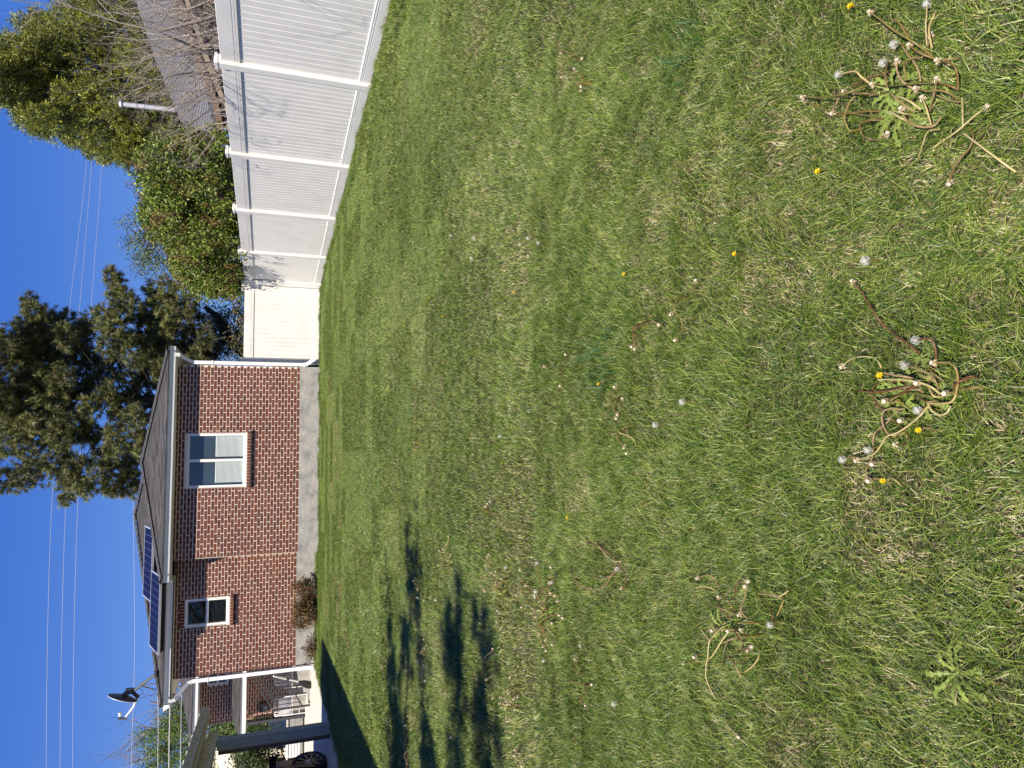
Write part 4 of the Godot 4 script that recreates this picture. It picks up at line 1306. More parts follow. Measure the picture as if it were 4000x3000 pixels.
	var l5 := poly_lobes(pw, Vector3(0, 0, -45), Vector3(0, 0, -1), -1, 2, 0.4, 0.8, 60, 81)
	var t5 := thing("wispy_tree", "wispy tree just coming into leaf beyond the wing roof", "tree", Vector3(-15.5, 0, -46))
	var k5 := MB.new()
	var r5 := rnd(83)
	k5.tube([Vector3(0, -0.1, 0), Vector3(0, 2.5, 0), Vector3(0.2, 4.5, 0)], [0.35, 0.28, 0.2], 9)
	part(k5, "trunk", M.bark, t5)
	var br := MB.new()
	for i in 9:
		branch(br, r5, Vector3(0.1, 3.2 + i * 0.2, 0), Vector3(r5.randf_range(-0.9, 0.9), 1.0, r5.randf_range(-0.4, 0.4)).normalized(), 3.4, 0.09, 3)
	part(br, "branches", M.grey_bark, t5)
	crown(t5, [sprig_leaves(27, 8, 0.5, 0.10, 0.035, g_wil)], M.leaf, l5, 1.6, 84, 0.8, 1.3, 1.0, 0.2, 0.1, 0.2)
	var g_left := [Color(0.11, 0.17, 0.03), Color(0.08, 0.13, 0.025), Color(0.15, 0.20, 0.04)]
	var pg := [[350, 1620, -44, 1.6, "bright green tree lower than the wispy one", 4.0], [400, 1570, -40, 1.6, "green tree directly behind the wing roof", 3.6], [500, 1600, -38, 1.8, "dense green hedge beyond the porch", 1.2], [450, 1640, -38, 1.7, "green bush seen below the carport beam", 2.0], [560, 1650, -30, 1.6, "dark green bush beyond the parked car", 0.9], [540, 1560, -34, 1.4, "yellow green bush between the chair and the carport post", 1.0]]
	var si := 90
	for e in pg:
		si += 1
		var c := on_z(e[0] * sc, e[1] * sc, e[2])
		var s := thing("leafy_tree" if e[5] > 1.5 else "leafy_bush", e[4], "tree" if e[5] > 1.5 else "bush", Vector3(c.x, 0, e[2]))
		var ls := []
		var rr := rnd(si)
		for i in 34:
			ls.append([c + any_dir(rr) * e[3] * rr.randf_range(0.3, 1.0) * Vector3(1.2, 0.8, 0.7), rr.randf_range(0.4, 0.75)])
			ls[-1][0].y = maxf(ls[-1][0].y, 0.45)
		var kk := MB.new()
		kk.tube([Vector3(0, -0.1, 0), Vector3(0, c.y * 0.6, 0), Vector3(0.1, c.y, 0)], [0.14, 0.1, 0.04], 7)
		part(kk, "trunk", M.bark, s)
		limbs(s, s.position, ls, 0.03, M.bark, si, 4, "limbs", 3)
		var dk := 0.45 if "dark" in str(e[4]) else 1.0
		var gs := []
		for q in g_left: gs.append(q * dk)
		crown(s, [sprig_leaves(si, 10, 0.36, 0.10, 0.07, gs)], M.leaf, ls, 3.5, si + 40, 0.8, 1.3, 1.0, 0.3, 0.2, 0.25)

	# bare grey shrub behind the near part of the fence
	var bb := thing("bare_shrub", "tangled leafless grey shrub leaning over the white fence", "shrub", f0 + Vector3(0, 0, 1.2) + fn * 1.25)
	var rb := rnd(101)
	keep_behind = -1.0
	for i in 44:
		var st := MB.new()
		var along := rb.randf_range(-0.9, 4.4)
		var o := Vector3(rb.randf_range(-0.45, 1.2), 0, -along)
		var d := Vector3(rb.randf_range(-0.10, 0.35), 1.0, rb.randf_range(-0.4, 0.4)).normalized()
		branch(st, rb, o, d, rb.randf_range(1.9, 2.9) * (1.0 if along < 3.0 else 0.8), rb.randf_range(0.026, 0.05), 3)
		part(st, "branch", M.grey_bark, bb)
	for i in 20: # long shoots that arch over the top rail
		var st := MB.new()
		var z0 := -1.0 - i * 0.14 + rb.randf_range(-0.1, 0.1)
		var o := Vector3(-0.5, 0.0, z0)
		var m := Vector3(-1.05, 1.75, z0 + rb.randf_range(-0.2, 0.2))
		st.tube([o, o.lerp(m, 0.5) + Vector3(0.12, 0.1, 0), m], [0.014, 0.011, 0.008], 5)
		branch(st, rb, m + Vector3(0.05, 0, 0), Vector3(-0.35, 1.0, rb.randf_range(-0.5, 0.3)).normalized(), 0.35, 0.008, 0)
		branch(st, rb, m + Vector3(-0.12, 0.3, 0), Vector3(-0.75, 0.75, rb.randf_range(-0.7, 0.1)).normalized(), rb.randf_range(0.5, 0.85), 0.007, 2)
		part(st, "branch", M.grey_bark, bb)

	keep_behind = -1e9
	# reddish shrub against the foundation
	var g_ros := [Color(0.07, 0.10, 0.02), Color(0.16, 0.045, 0.03), Color(0.05, 0.07, 0.02), Color(0.15, 0.16, 0.035), Color(0.19, 0.08, 0.04), Color(0.22, 0.07, 0.045)]
	for e in [[-3.7, 0.36, 0.54, 0.34, 44, "reddish green leafy shrub growing against the house foundation"], [-4.75, 0.17, 0.26, 0.18, 7, "small sparse shrub between the reddish shrub and the downspout"]]:
		var s := thing("foundation_shrub", e[5], "shrub", Vector3(e[0], 0, -17.95))
		var rr := rnd(111)
		var ls := []
		for i in e[4]:
			ls.append([Vector3(e[0] + rr.randf_range(-1, 1) * e[2], e[1] * rr.randf_range(0.35, 1.5), -17.95 + rr.randf_range(-0.5, 1) * e[3] * 0.7), rr.randf_range(0.09, 0.17)])
		limbs(s, s.position, ls, 0.008, M.bark, 112, 4)
		crown(s, [sprig_leaves(28, 12, 0.13, 0.045, 0.028, g_ros)], M.leaf, ls, 60.0, 113, 0.8, 1.2, 1.0, 0.3, 0.2, 0.3)

	# trees outside the picture: one shades the lawn, others stand in the window reflections
	var sh := thing("spreading_pine", "wide dark pine beyond the carport whose boughs shade the lawn", "tree", Vector3(-8.8, 0, 0.5))
	var ks := MB.new()
	ks.tube([Vector3(0, -0.1, 0), Vector3(0, 4, 0), Vector3(0, 9, 0)], [0.3, 0.22, 0.06], 10)
	part(ks, "trunk", M.bark, sh)
	var lsd := []
	var rsd := rnd(121)
	var boughs := MB.new()
	# each bough: list of ground points of its shadow, with the height of the bough there
	for bgh in [
		[[-3.9, -6.6, 5.0, 0.4], [-2.9, -6.75, 5.0, 0.34], [-2.3, -6.9, 5.0, 0.26], [-1.7, -7.1, 5.05, 0.17], [-1.15, -7.4, 5.1, 0.08]],
		[[-2.6, -6.3, 4.8, 0.26], [-1.7, -6.2, 4.8, 0.2], [-1.1, -5.95, 4.8, 0.2], [-0.6, -5.7, 4.8, 0.07]],
		[[-3.4, -5.4, 4.6, 0.34], [-2.4, -5.5, 4.6, 0.26], [-1.7, -5.6, 4.6, 0.16], [-1.2, -5.75, 4.6, 0.1]],
		[[-3.0, -4.6, 4.4, 0.3], [-2.1, -4.5, 4.4, 0.22], [-1.5, -4.45, 4.4, 0.17], [-1.1, -4.5, 4.4, 0.14], [-0.65, -4.5, 4.4, 0.05]],
		[[-2.8, -3.8, 4.2, 0.3], [-2.0, -3.8, 4.2, 0.24], [-1.5, -3.85, 4.2, 0.16], [-1.05, -3.95, 4.2, 0.13]]]:
		var pts := [Vector3(0, bgh[0][2] - 1.2, 0)]
		for q in bgh:
			var hgt: float = q[2]
			var p := Vector3(q[0] - SUN.x * hgt, hgt, q[1] - SUN.z * hgt)
			pts.append(p - sh.position)
			for j in 5:
				lsd.append([p + Vector3(rsd.randf_range(-0.25, 0.2), rsd.randf_range(-0.25, 0.25), rsd.randf_range(-1, 1) * q[3] * 0.5), q[3] * rsd.randf_range(0.5, 0.8)])
		boughs.tube(pts, [0.08, 0.05, 0.035, 0.025, 0.015, 0.008], 6)
	part(boughs, "limbs", M.bark, sh)
	crown(sh, [sprig_needles(5, 46, 0.13, 0.012, 1.1, g_pine)], M.needle, lsd, 40.0, 122, 0.8, 1.3, 0.8, 0.3, 0.1, 0.3)
	var back := [[-10.5, 13.0, 4.2, 2.6, "leafy green tree mirrored in the small window"], [-15.0, 15.0, 4.0, 2.6, "leafy green tree behind the photographer beyond the driveway"]]
	for e in back:
		si += 1
		var s := thing("shade_tree", e[4], "tree", Vector3(e[0], 0, e[1]))
		var ls := []
		var rr := rnd(si)
		for i in 60:
			ls.append([Vector3(e[0], e[2], e[1]) + any_dir(rr) * e[3] * rr.randf_range(0.3, 1.0) * Vector3(1.0, 1.1, 0.9), rr.randf_range(0.45, 0.8)])
		var kk := MB.new()
		kk.tube([Vector3(0, -0.1, 0), Vector3(0, 2, 0), Vector3(0.1, 4, 0)], [0.2, 0.15, 0.06], 7)
		part(kk, "trunk", M.bark, s)
		crown(s, [sprig_leaves(si, 10, 0.3, 0.10, 0.07, g_lil)], M.leaf, ls, 4.0, si + 40, 0.9, 1.3, 1.0, 0.3, 0.2, 0.25)
	var bt := thing("bare_tree", "pale leafless tree behind the photographer mirrored in the large window", "tree", Vector3(-0.3, 0, 14.5))
	var rbt := rnd(131)
	var kb := MB.new()
	kb.tube([Vector3(0, -0.1, 0), Vector3(0, 1.6, 0)], [0.2, 0.16], 9)
	part(kb, "trunk", M.grey_bark, bt)
	var brb := MB.new()
	for i in 12:
		branch(brb, rbt, Vector3(0, 1.4 + 0.1 * i, 0), Vector3(rbt.randf_range(-0.9, 0.7), 1.0, rbt.randf_range(-0.5, 0.5)).normalized(), 2.3, 0.07, 3)
	part(brb, "branches", M.grey_bark, bt)

# ---------------------------------------------------------------- neighbour's building and far things
func build_neighbours() -> void:
	var e := Vector3(-0.42, 0, -0.907).normalized()      # rows of the roofing run this way
	var inw := Vector3(0.907, 0, -0.42).normalized()     # up the slope
	var pit := deg_to_rad(24.0)
	var up := inw * cos(pit) + Vector3.UP * sin(pit)
	var nn := (Vector3.UP * cos(pit) - inw * sin(pit)).normalized()
	var e0 := on_y(760, 200, 3.0)
	var t := thing("neighbour_shed", "low building with ribbed grey roof behind the bare shrub", "building", Vector3(e0.x, 0, e0.z))
	var pg := PackedVector2Array()
	var p3 := []
	for q in [[660, -20], [740, 210], [812, 395], [850, 560], [745, 560], [716, 489], [612, 240], [525, -20], [440, -260], [560, -260]]:
		var p := on_plane(q[0], q[1], e0, nn)
		p3.append(p - t.position)
		pg.append(Vector2((p - e0).dot(e), (p - e0).dot(up)))
	var rf := MB.new()
	var tr := Geometry2D.triangulate_polygon(pg)
	for k in [0.0, -0.08]:
		for i in range(0, tr.size(), 3):
			rf.tri(p3[tr[i]] + nn * k, p3[tr[i + 1]] + nn * k, p3[tr[i + 2]] + nn * k)
	for i in p3.size():
		var i2 := (i + 1) % p3.size()
		rf.quad(p3[i], p3[i2], p3[i2] - nn * 0.08, p3[i] - nn * 0.08)
	var roof := part(rf, "roof", M.metal_roof, t)
	var rib := MB.new()
	var vv := -6.0
	while vv < 6.0:
		for seg in Geometry2D.intersect_polyline_with_polygon(PackedVector2Array([Vector2(-20, vv), Vector2(20, vv)]), pg):
			var s0: Vector2 = seg[0]
			var s1: Vector2 = seg[seg.size() - 1]
			rib.beam(e0 + e * s0.x + up * s0.y + nn * 0.012 - t.position, e0 + e * s1.x + up * s1.y + nn * 0.012 - t.position, 0.05, 0.024, nn)
		vv += 0.13
	part(rib, "ribs", M.metal_roof, roof)
	var fc := MB.new()
	var rb := MB.new()
	var wl := MB.new()
	for i in 3:
		var a: Vector3 = p3[i]
		var b: Vector3 = p3[i + 1]
		fc.beam(a - Vector3(0, 0.16, 0), b - Vector3(0, 0.16, 0), 0.04, 0.14)
		rb.beam(a - Vector3(0, 0.33, 0) + inw * 0.1, b - Vector3(0, 0.33, 0) + inw * 0.1, 0.05, 0.12)
		var a2 := a + inw * 0.8
		var b2 := b + inw * 0.8
		wl.quad(Vector3(a2.x, 0, a2.z), Vector3(b2.x, 0, b2.z), b2, a2)
	part(fc, "fascia", M.brown, t)
	part(rb, "rafter", M.tan, t)
	part(wl, "wall", M.brown, t)
	# vent pipe on that roof
	var vb := on_plane(678, 428, e0, nn)
	var dist := (vb - EYE).length()
	var vt := on_plane(475, 407, vb, Vector3(vb.x, 0, vb.z).normalized())
	var v := thing("vent_pipe", "tall galvanised vent pipe rising from the metal roof", "pipe", vb - Vector3(0, 0.05, 0))
	var m := MB.new()
	m.rod(Vector3.ZERO, vt - v.position, 0.0055 * dist * 0.52, 14)
	part(m, "flue", M.galv, v)
	var vc := MB.new()
	vc.lathe([Vector2(0.10, 0), Vector2(0.06, 0.06), Vector2(0, 0.08)], 14, Transform3D(Basis(), vt - v.position))
	part(vc, "flue_cap", M.galv, v)
	# cream house far left
	var f0 := on_z(960, 2960, -36)
	var c := thing("cream_house", "cream sided house with dark shutters beyond the carport", "house", Vector3(f0.x - 1.0, 0, -36))
	var cw := MB.new()
	cw.box2(Vector3(-4, 0, 0), Vector3(1.2, 2.5, -5))
	part(cw, "wall", M.cream_siding, c)
	var cr := MB.new()
	cr.prism(PackedVector2Array([Vector2(0.4, 2.45), Vector2(0.4, 2.6), Vector2(-2.5, 3.9), Vector2(-5.4, 2.6), Vector2(-5.4, 2.45)]), Vector3(-4.3, 0, 0), Vector3(1.5, 0, 0), Vector3.BACK, Vector3.UP)
	part(cr, "roof", M.cream_siding, c)
	for x in [-0.6, -2.6]:
		var w := MB.new()
		w.box2(Vector3(x - 0.4, 1.0, 0.02), Vector3(x + 0.4, 2.1, -0.05))
		part(w, "window", M.iron, c)
	# far garage seen low on the left
	var fg := on_z(1010, 2960, -30)
	var gg := thing("storage_bin", "pale blue grey storage bin beyond the car", "bin", Vector3(fg.x, 0, -28))
	var gm := MB.new()
	gm.hexa([Vector3(-0.28, 0, 0.3), Vector3(0.28, 0, 0.3), Vector3(0.28, 0, -0.3), Vector3(-0.28, 0, -0.3), Vector3(-0.33, 0.95, 0.35), Vector3(0.33, 0.95, 0.35), Vector3(0.33, 0.95, -0.35), Vector3(-0.33, 0.95, -0.35)])
	part(gm, "tub", M.blue_grey, gg)
	var gl := MB.new()
	gl.box(Vector3(0, 0.985, 0), Vector3(0.72, 0.06, 0.76))
	part(gl, "lid", M.blue_grey, gg)

func build_wires() -> void:
	var sc := 4000.0 / 2212.0
	var n := 0
	for w in [[[205, 0], [187, 350], [148, 690], [112, 1090], [100, 1659], [110, 2300]], [[215, 0], [198, 350], [170, 690], [142, 1090], [130, 1659], [140, 2300]], [[235, 0], [220, 350], [195, 690], [168, 1090], [157, 1659], [167, 2300]]]:
		var lab: String = ["topmost of three power lines crossing above the pine", "middle of three power lines crossing behind the pine", "lowest of three power lines crossing behind the pine"][n]
		cable("power_line", lab, w, -38, 0.008, M.cable, "power lines above the roofs")
		n += 1
	cable("power_line", "thin power line passing just above the roof peak", [[284, 700], [288, 1100], [291, 1400], [284, 1659], [275, 2300]], -34, 0.008, M.cable, "")
	cable("service_cable", "thick service cable running to the house corner", [[368, 1504], [366, 1580], [365, 1659], [360, 2300]], -19.6, 0.012, M.cable, "")
	cable("service_cable", "upper thin service cable across the wispy tree", [[341, 1505], [342, 1580], [341, 1659], [336, 2300]], -30, 0.012, M.cable, "")
	cable("service_cable", "lower pair of cables passing behind the wing roof", [[392, 1500], [391, 1580], [390, 1659], [386, 2300]], -36, 0.014, M.cable, "")
	cable("power_line", "dark cable crossing the sky gap over the short fence", [[429, 560], [431, 640], [432, 700], [434, 800]], -34, 0.014, M.dark_cable, "")
func cable(called: String, label: String, px: Array, z: float, r: float, material: Material, group: String) -> void:
	var sc := 4000.0 / 2212.0
	var cv := Curve3D.new()
	var ps := []
	for q in px: ps.append(on_z(q[0] * sc, q[1] * sc, z))
	var t := thing(called, label, "cable", ps[0], group)
	var out := []
	for i in ps.size() - 1:
		var p0: Vector3 = ps[maxi(i - 1, 0)]
		var p3: Vector3 = ps[mini(i + 2, ps.size() - 1)]
		for k in 8:
			out.append((ps[i] as Vector3).cubic_interpolate(ps[i + 1], p0, p3, k / 8.0) - t.position)
	out.append(ps[-1] - t.position)
	var mb := MB.new()
	mb.tube(out, [r], 5)
	part(mb, "wire", material, t)

# ---------------------------------------------------------------- lawn
func blade(mb: MB, o: Vector3, a: float, h: float, lean: float, w: float, tw: float) -> void:
	var d := Vector3(cos(a), 0, sin(a))
	var s := Vector3(cos(a + tw), 0, sin(a + tw)) * w * 0.5
	var m := o + d * h * lean * 0.32 + Vector3.UP * h * 0.6
	var tip := o + d * h * lean + Vector3.UP * h
	mb.quad(o - s, o + s, m + s * 0.85, m - s * 0.85)
	mb.tri(m - s * 0.85, m + s * 0.85, tip)
func tuft(sd: int, n: int, rad: float, h0: float, h1: float, w: float, lean0: float, lean1: float, cols: Array) -> ArrayMesh:
	var r := rnd(sd)
	var mb := MB.new()
	for i in n:
		mb.col = cols[r.randi() % cols.size()] * r.randf_range(0.8, 1.25)
		var a := r.randf() * TAU
		var q := sqrt(r.randf()) * rad
		blade(mb, Vector3(cos(a) * q, -0.004, sin(a) * q), r.randf() * TAU, r.randf_range(h0, h1), r.randf_range(lean0, lean1), w * r.randf_range(0.7, 1.25), r.randf_range(0.6, 2.5))
	return mb.mesh()
func real_lawn(x: float, z: float) -> bool:
	if x < -5.13 + (z + 13.65) * 0.03 or x > 4.69 + 0.057 * (z + 8.5) + 0.02: return false
	if z < -17.76 and x > 2.0: return false
	if z < -18.3: return false
	return not ((z < -17.57 and x > -2.45 and x < 2.13) or (z < -18.26 and x > -5.27 and x < 2.13))
func seen_lawn(x: float, z: float) -> bool:
	return x > 0.42 * z - 1.5 and x < -0.72 * z + 1.7 and z < -0.1
func turf(sd: int, size: float, density: float, h0: float, h1: float, w: float, dryness: float, green: Array, dry: Array) -> ArrayMesh:
	var r := rnd(sd)
	var f := FastNoiseLite.new()
	f.seed = sd
	f.frequency = 7.0
	f.fractal_octaves = 2
	var mb := MB.new()
	for i in int(density * size * size):
		var x := r.randf_range(-0.5, 0.5) * (size + 0.03)
		var z := r.randf_range(-0.5, 0.5) * (size + 0.03)
		var nz := f.get_noise_2d(x, z)
		var a := r.randf() * TAU
		if r.randf() < 0.35: a = r.randfn(0.9, 0.7)
		if r.randf() < dryness + 0.25 * nz:
			mb.col = dry[r.randi() % dry.size()] * r.randf_range(0.75, 1.25)
			blade(mb, Vector3(x, 0.0, z), a, r.randf_range(0.007, 0.018) * h1 / 0.046, r.randf_range(0.7, 1.9), w * r.randf_range(0.7, 1.3), r.randf_range(0.8, 2.3))
		else:
			mb.col = green[r.randi() % green.size()] * r.randf_range(0.8, 1.25) * (1.0 + 0.25 * nz)
			blade(mb, Vector3(x, -0.003, z), a, r.randf_range(h0, h1) * (1.0 - 0.4 * nz), r.randf_range(0.3, 1.9), w * r.randf_range(0.7, 1.25), r.randf_range(0.6, 2.5))
	return mb.mesh()
func build_lawn() -> void:
	var green := [Color(0.088, 0.152, 0.012), Color(0.12, 0.188, 0.016), Color(0.165, 0.232, 0.026), Color(0.035, 0.075, 0.010), Color(0.28, 0.325, 0.08), Color(0.05, 0.10, 0.016)]  # range widened: darkest and palest blades also paint blade shadows and highlights
	var dry := [Color(0.52, 0.45, 0.27), Color(0.43, 0.36, 0.20), Color(0.62, 0.55, 0.36), Color(0.36, 0.31, 0.14)]
	var f := FastNoiseLite.new()
	f.frequency = 0.55; f.seed = 4; f.fractal_octaves = 3
	var r := rnd(200)
	var dryness := [0.12, 0.22, 0.36]
	var kinds := {} # "zone/level/variant" -> mesh
	var xf := {}
	var cl := {}
	var spec := {"near": [0.3, 52000.0, 0.015, 0.043, 0.0017], "mid": [0.6, 20000.0, 0.017, 0.04, 0.0024], "far": [0.6, 10000.0, 0.018, 0.038, 0.0042], "rim": [0.15, 11000.0, 0.035, 0.08, 0.0042]}
	var zi := 0
	for zn in spec:
		zi += 1
		for lv in 3:
			for vr in (3 if zn != "rim" else 2):
				var e: Array = spec[zn]
				var key := "%s/%d/%d" % [zn, lv, vr]
				var gain := 1.0 if zn == "near" or zn == "rim" else (0.85 if zn == "mid" else 0.6)
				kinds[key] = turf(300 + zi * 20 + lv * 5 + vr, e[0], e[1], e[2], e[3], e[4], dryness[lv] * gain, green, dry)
				xf[key] = []
				cl[key] = []
	var put := func(zn: String, x: float, z: float) -> void:
		var d := f.get_noise_2d(x, z) + r.randf_range(-0.15, 0.15)
		var lv := 0 if d < -0.14 else (1 if d < 0.17 else 2)
		var key := "%s/%d/%d" % [zn, lv, r.randi() % (3 if zn != "rim" else 2)]
		var b := Basis(Vector3.UP, (r.randi() % 4) * PI / 2)
		if zn == "rim": b = b.scaled(Vector3(1, r.randf_range(0.55, 1.35), 1))
		if r.randf() < 0.5: b = b.scaled(Vector3(-1, 1, 1))
		xf[key].append(Transform3D(b.scaled(Vector3(1, r.randf_range(0.9, 1.12), 1)), Vector3(x, 0, z)))
		var v := 1.0 + 0.10 * d + r.randf_range(-0.04, 0.04)
		cl[key].append(Color(v * (1.0 + 0.08 * d), v, v))
	var z := -0.3
	while z > -18.7:
		var x := -5.7
		while x < 5.4:
			if seen_lawn(x, z):
				var whole := true
				var some := false
				for q in [[0, 0], [-0.3, -0.3], [0.3, -0.3], [-0.3, 0.3], [0.3, 0.3]]:
					if real_lawn(x + q[0], z + q[1]): some = true
					else: whole = false
				var dd := Vector2(x, z).length()
				if whole:
					if dd < 3.2:
						for q in [[-0.15, -0.15], [0.15, -0.15], [-0.15, 0.15], [0.15, 0.15]]:
							put.call("near", x + q[0], z + q[1])
					elif dd < 7.4: put.call("mid", x, z)
					else: put.call("far", x, z)
				elif some:
					for a in 4:
						for b in 4:
							var px := x - 0.225 + a * 0.15
							var pz := z - 0.225 + b * 0.15
							if real_lawn(px, pz): put.call("rim", px, pz)
			x += 0.6
		z -= 0.6
	var root := Node3D.new()
	root.name = "lawn_grass"
	add_child(root)
	tag(root, "green mown lawn grass with dry straw coloured thatch", "grass")
	root.set_meta("kind", "stuff")
	for key in kinds:
		if xf[key].size():
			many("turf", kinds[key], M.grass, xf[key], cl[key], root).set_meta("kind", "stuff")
	# darker lush tufts that stand above the mown grass
	var lush := tuft(401, 90, 0.13, 0.05, 0.11, 0.0035, 0.4, 1.4, [Color(0.03, 0.085, 0.02), Color(0.04, 0.10, 0.025), Color(0.05, 0.12, 0.03)])
	for q in [[2390, 1400, 1.0], [2700, 200, 0.8], [2080, 2280, 0.6]]:
		var p := on_y(q[0], q[1])
		var t := thing("grass_clump", "dark clump of taller grass standing out of the lawn", "grass clump", p, "taller grass clumps")
		shared(lush, "blades", M.grass, t, Transform3D(Basis(Vector3.UP, q[0]).scaled(Vector3.ONE * q[2]), Vector3.ZERO))

# ---------------------------------------------------------------- dandelions
var head_mesh: ArrayMesh
var puff_mesh: ArrayMesh
var flower_mesh: ArrayMesh
var rosette_meshes := []
func dandelion_meshes() -> void:
	var r := rnd(500)
	var m := MB.new()
	m.col = Color(0.50, 0.42, 0.30)
	m.lathe([Vector2(0.0018, -0.004), Vector2(0.0045, -0.001), Vector2(0.0056, 0.001), Vector2(0.005, 0.0028), Vector2(0.003, 0.004), Vector2(0, 0.0044)], 12)
	m.col = Color(0.40, 0.33, 0.2)
	for i in 11:
		var a := TAU * i / 11.0 + r.randf() * 0.3
		var d := Vector3(cos(a), 0, sin(a))
		leaf(m, d * 0.004 - Vector3.UP * 0.001, (d * 0.5 - Vector3.UP * r.randf_range(0.5, 1.2)).normalized(), d, 0.011, 0.003)
	head_mesh = m.mesh()
	var p := MB.new()
	p.col = Color(0.35, 0.3, 0.2)
	p.lathe([Vector2(0.002, -0.006), Vector2(0.005, -0.002), Vector2(0.004, 0.002), Vector2(0, 0.004)], 8)
	p.col = Color(0.72, 0.72, 0.68)
	for i in 80:
		var d := (any_dir(r) + Vector3.UP * 0.25).normalized()
		var s := d.cross(any_dir(r)).normalized()
		var u := d.cross(s)
		var e := d * r.randf_range(0.011, 0.015)
		p.tri(d * 0.003 - s * 0.0002, d * 0.003 + s * 0.0002, e)
		for k in 5:
			var a := TAU * k / 5.0
			var w := s * cos(a) + u * sin(a)
			p.tri(e, e + w * 0.0048 + d * 0.0016 + d.cross(w) * 0.0003, e + w * 0.0048 + d * 0.0016 - d.cross(w) * 0.0003)
	puff_mesh = p.mesh()
	var fl := MB.new()
	for i in 70:
		var a := r.randf() * TAU
		var el := r.randf_range(0.1, 1.3)
		var d := Vector3(cos(a) * cos(el), sin(el), sin(a) * cos(el))
		fl.col = Color(0.80, r.randf_range(0.52, 0.66), 0.012)
		leaf(fl, Vector3.ZERO, d, Vector3.UP + d * 0.1, r.randf_range(0.009, 0.015), 0.003, 0.1)
	flower_mesh = fl.mesh()
	for v in 3:
		var ro := MB.new()
		for i in 9:
			ro.col = Color(0.20, 0.26, 0.05) * r.randf_range(0.7, 1.25)
			var a := TAU * i / 9.0 + r.randf_range(-0.3, 0.3)
			var d := Vector3(cos(a), 0, sin(a))
			var s := Vector3(-sin(a), 0, cos(a))
			var l := r.randf_range(0.05, 0.10)
			var last := Vector3(0, 0.01, 0)
			var lw := 0.004
			for k in 9:
				var tt := (k + 1) / 9.0
				var nx := d * l * tt + Vector3.UP * (0.012 + 0.022 * sin(tt * 2.6)) + s * r.randf_range(-0.003, 0.003)
				var w := (0.003 + 0.007 * tt) * (1.0 if k % 2 else 0.4) if k < 8 else 0.0005
				ro.quad(last - s * lw, last + s * lw, nx + s * w + Vector3.UP * w * 0.3, nx - s * w + Vector3.UP * w * 0.3)
				last = nx; lw = w
		rosette_meshes.append(ro.mesh())
var stem_cols := [Color(0.156, 0.100, 0.027), Color(0.211, 0.151, 0.041), Color(0.117, 0.052, 0.022), Color(0.242, 0.167, 0.071), Color(0.343, 0.270, 0.109), Color(0.101, 0.088, 0.019), Color(0.172, 0.136, 0.033)]
func stem(t: Node3D, pts: Array, rad: float, col: Color, head: String, hd := Vector3.ZERO) -> void: # pts in the thing's own space
	var out := []
	for i in pts.size() - 1:
		var p0: Vector3 = pts[maxi(i - 1, 0)]
		var p3: Vector3 = pts[mini(i + 2, pts.size() - 1)]
		for k in 4:
			out.append((pts[i] as Vector3).cubic_interpolate(pts[i + 1], p0, p3, k / 4.0))
	out.append(pts[-1])
	var mb := MB.new()
	mb.col = col
	var rr := []
	for i in out.size(): rr.append(rad * (1.1 - 0.35 * i / out.size()))
	mb.tube(out, rr, 6)
	var s := part(mb, "stem", M.stem, t)
	if head:
		var d: Vector3 = (out[-1] - out[-2]).normalized()
		d = (d + Vector3(0, 0.9, 0.45)).normalized()
		var x := d.cross(Vector3.FORWARD).normalized()
		var mm: Mesh = head_mesh if head == "bald" else (puff_mesh if head == "puff" else flower_mesh)
		var sz := clampf(rad / 0.0027, 0.8, 1.5) * (0.68 if head != "bald" else 1.08)
		shared(mm, {"bald": "bald_seed_head", "puff": "fluffy_seed_head", "flower": "yellow_flower"}[head], M.stem, s, Transform3D(Basis(x, d, x.cross(d)).scaled(Vector3.ONE * sz), out[-1] + d * 0.002))
func traced(label: String, center: Array, ox: float, oy: float, sc: float, stems: Array, heads: Array, sd: int, rosettes: int) -> void:
	var r := rnd(sd)
	var c := on_y(ox + center[0] * sc, oy + center[1] * sc)
	var t := thing("dandelion_clump", label, "dandelion", c, "")
	for e in stems:
		var px: Array = e[0]
		var pts := []
		var top := r.randf_range(0.010, 0.04)
		for i in px.size():
			var u := float(i) / maxi(1, px.size() - 1)
			var h := 0.016 + top * sin(minf(1.0, 0.15 + u * 0.85) * PI * 0.75) + r.randf_range(-0.004, 0.004)
			pts.append(on_y(ox + px[i][0] * sc, oy + px[i][1] * sc, h) - c)
		stem(t, pts, r.randf_range(0.0015, 0.0023), (stem_cols[r.randi() % stem_cols.size()] if e.size() < 3 else e[2]) * r.randf_range(0.85, 1.2), e[1])
	for e in heads:
		var p := on_y(ox + e[0] * sc, oy + e[1] * sc, 0.05) - c
		stem(t, [Vector3(p.x + r.randf_range(-0.02, 0.02), 0.0, p.z + r.randf_range(-0.02, 0.02)), p * Vector3(1, 0.5, 1) + Vector3(0.004, 0, 0), p], 0.002, stem_cols[r.randi() % 7], e[2])
	for i in rosettes:
		shared(rosette_meshes[i % 3], "leaf_rosette", M.leaf, t, Transform3D(Basis(Vector3.UP, r.randf() * TAU).scaled(Vector3.ONE * 0.8), Vector3(r.randf_range(-0.06, 0.06), 0.0, r.randf_range(-0.06, 0.06)) * (1.0 if i else 0.0)))
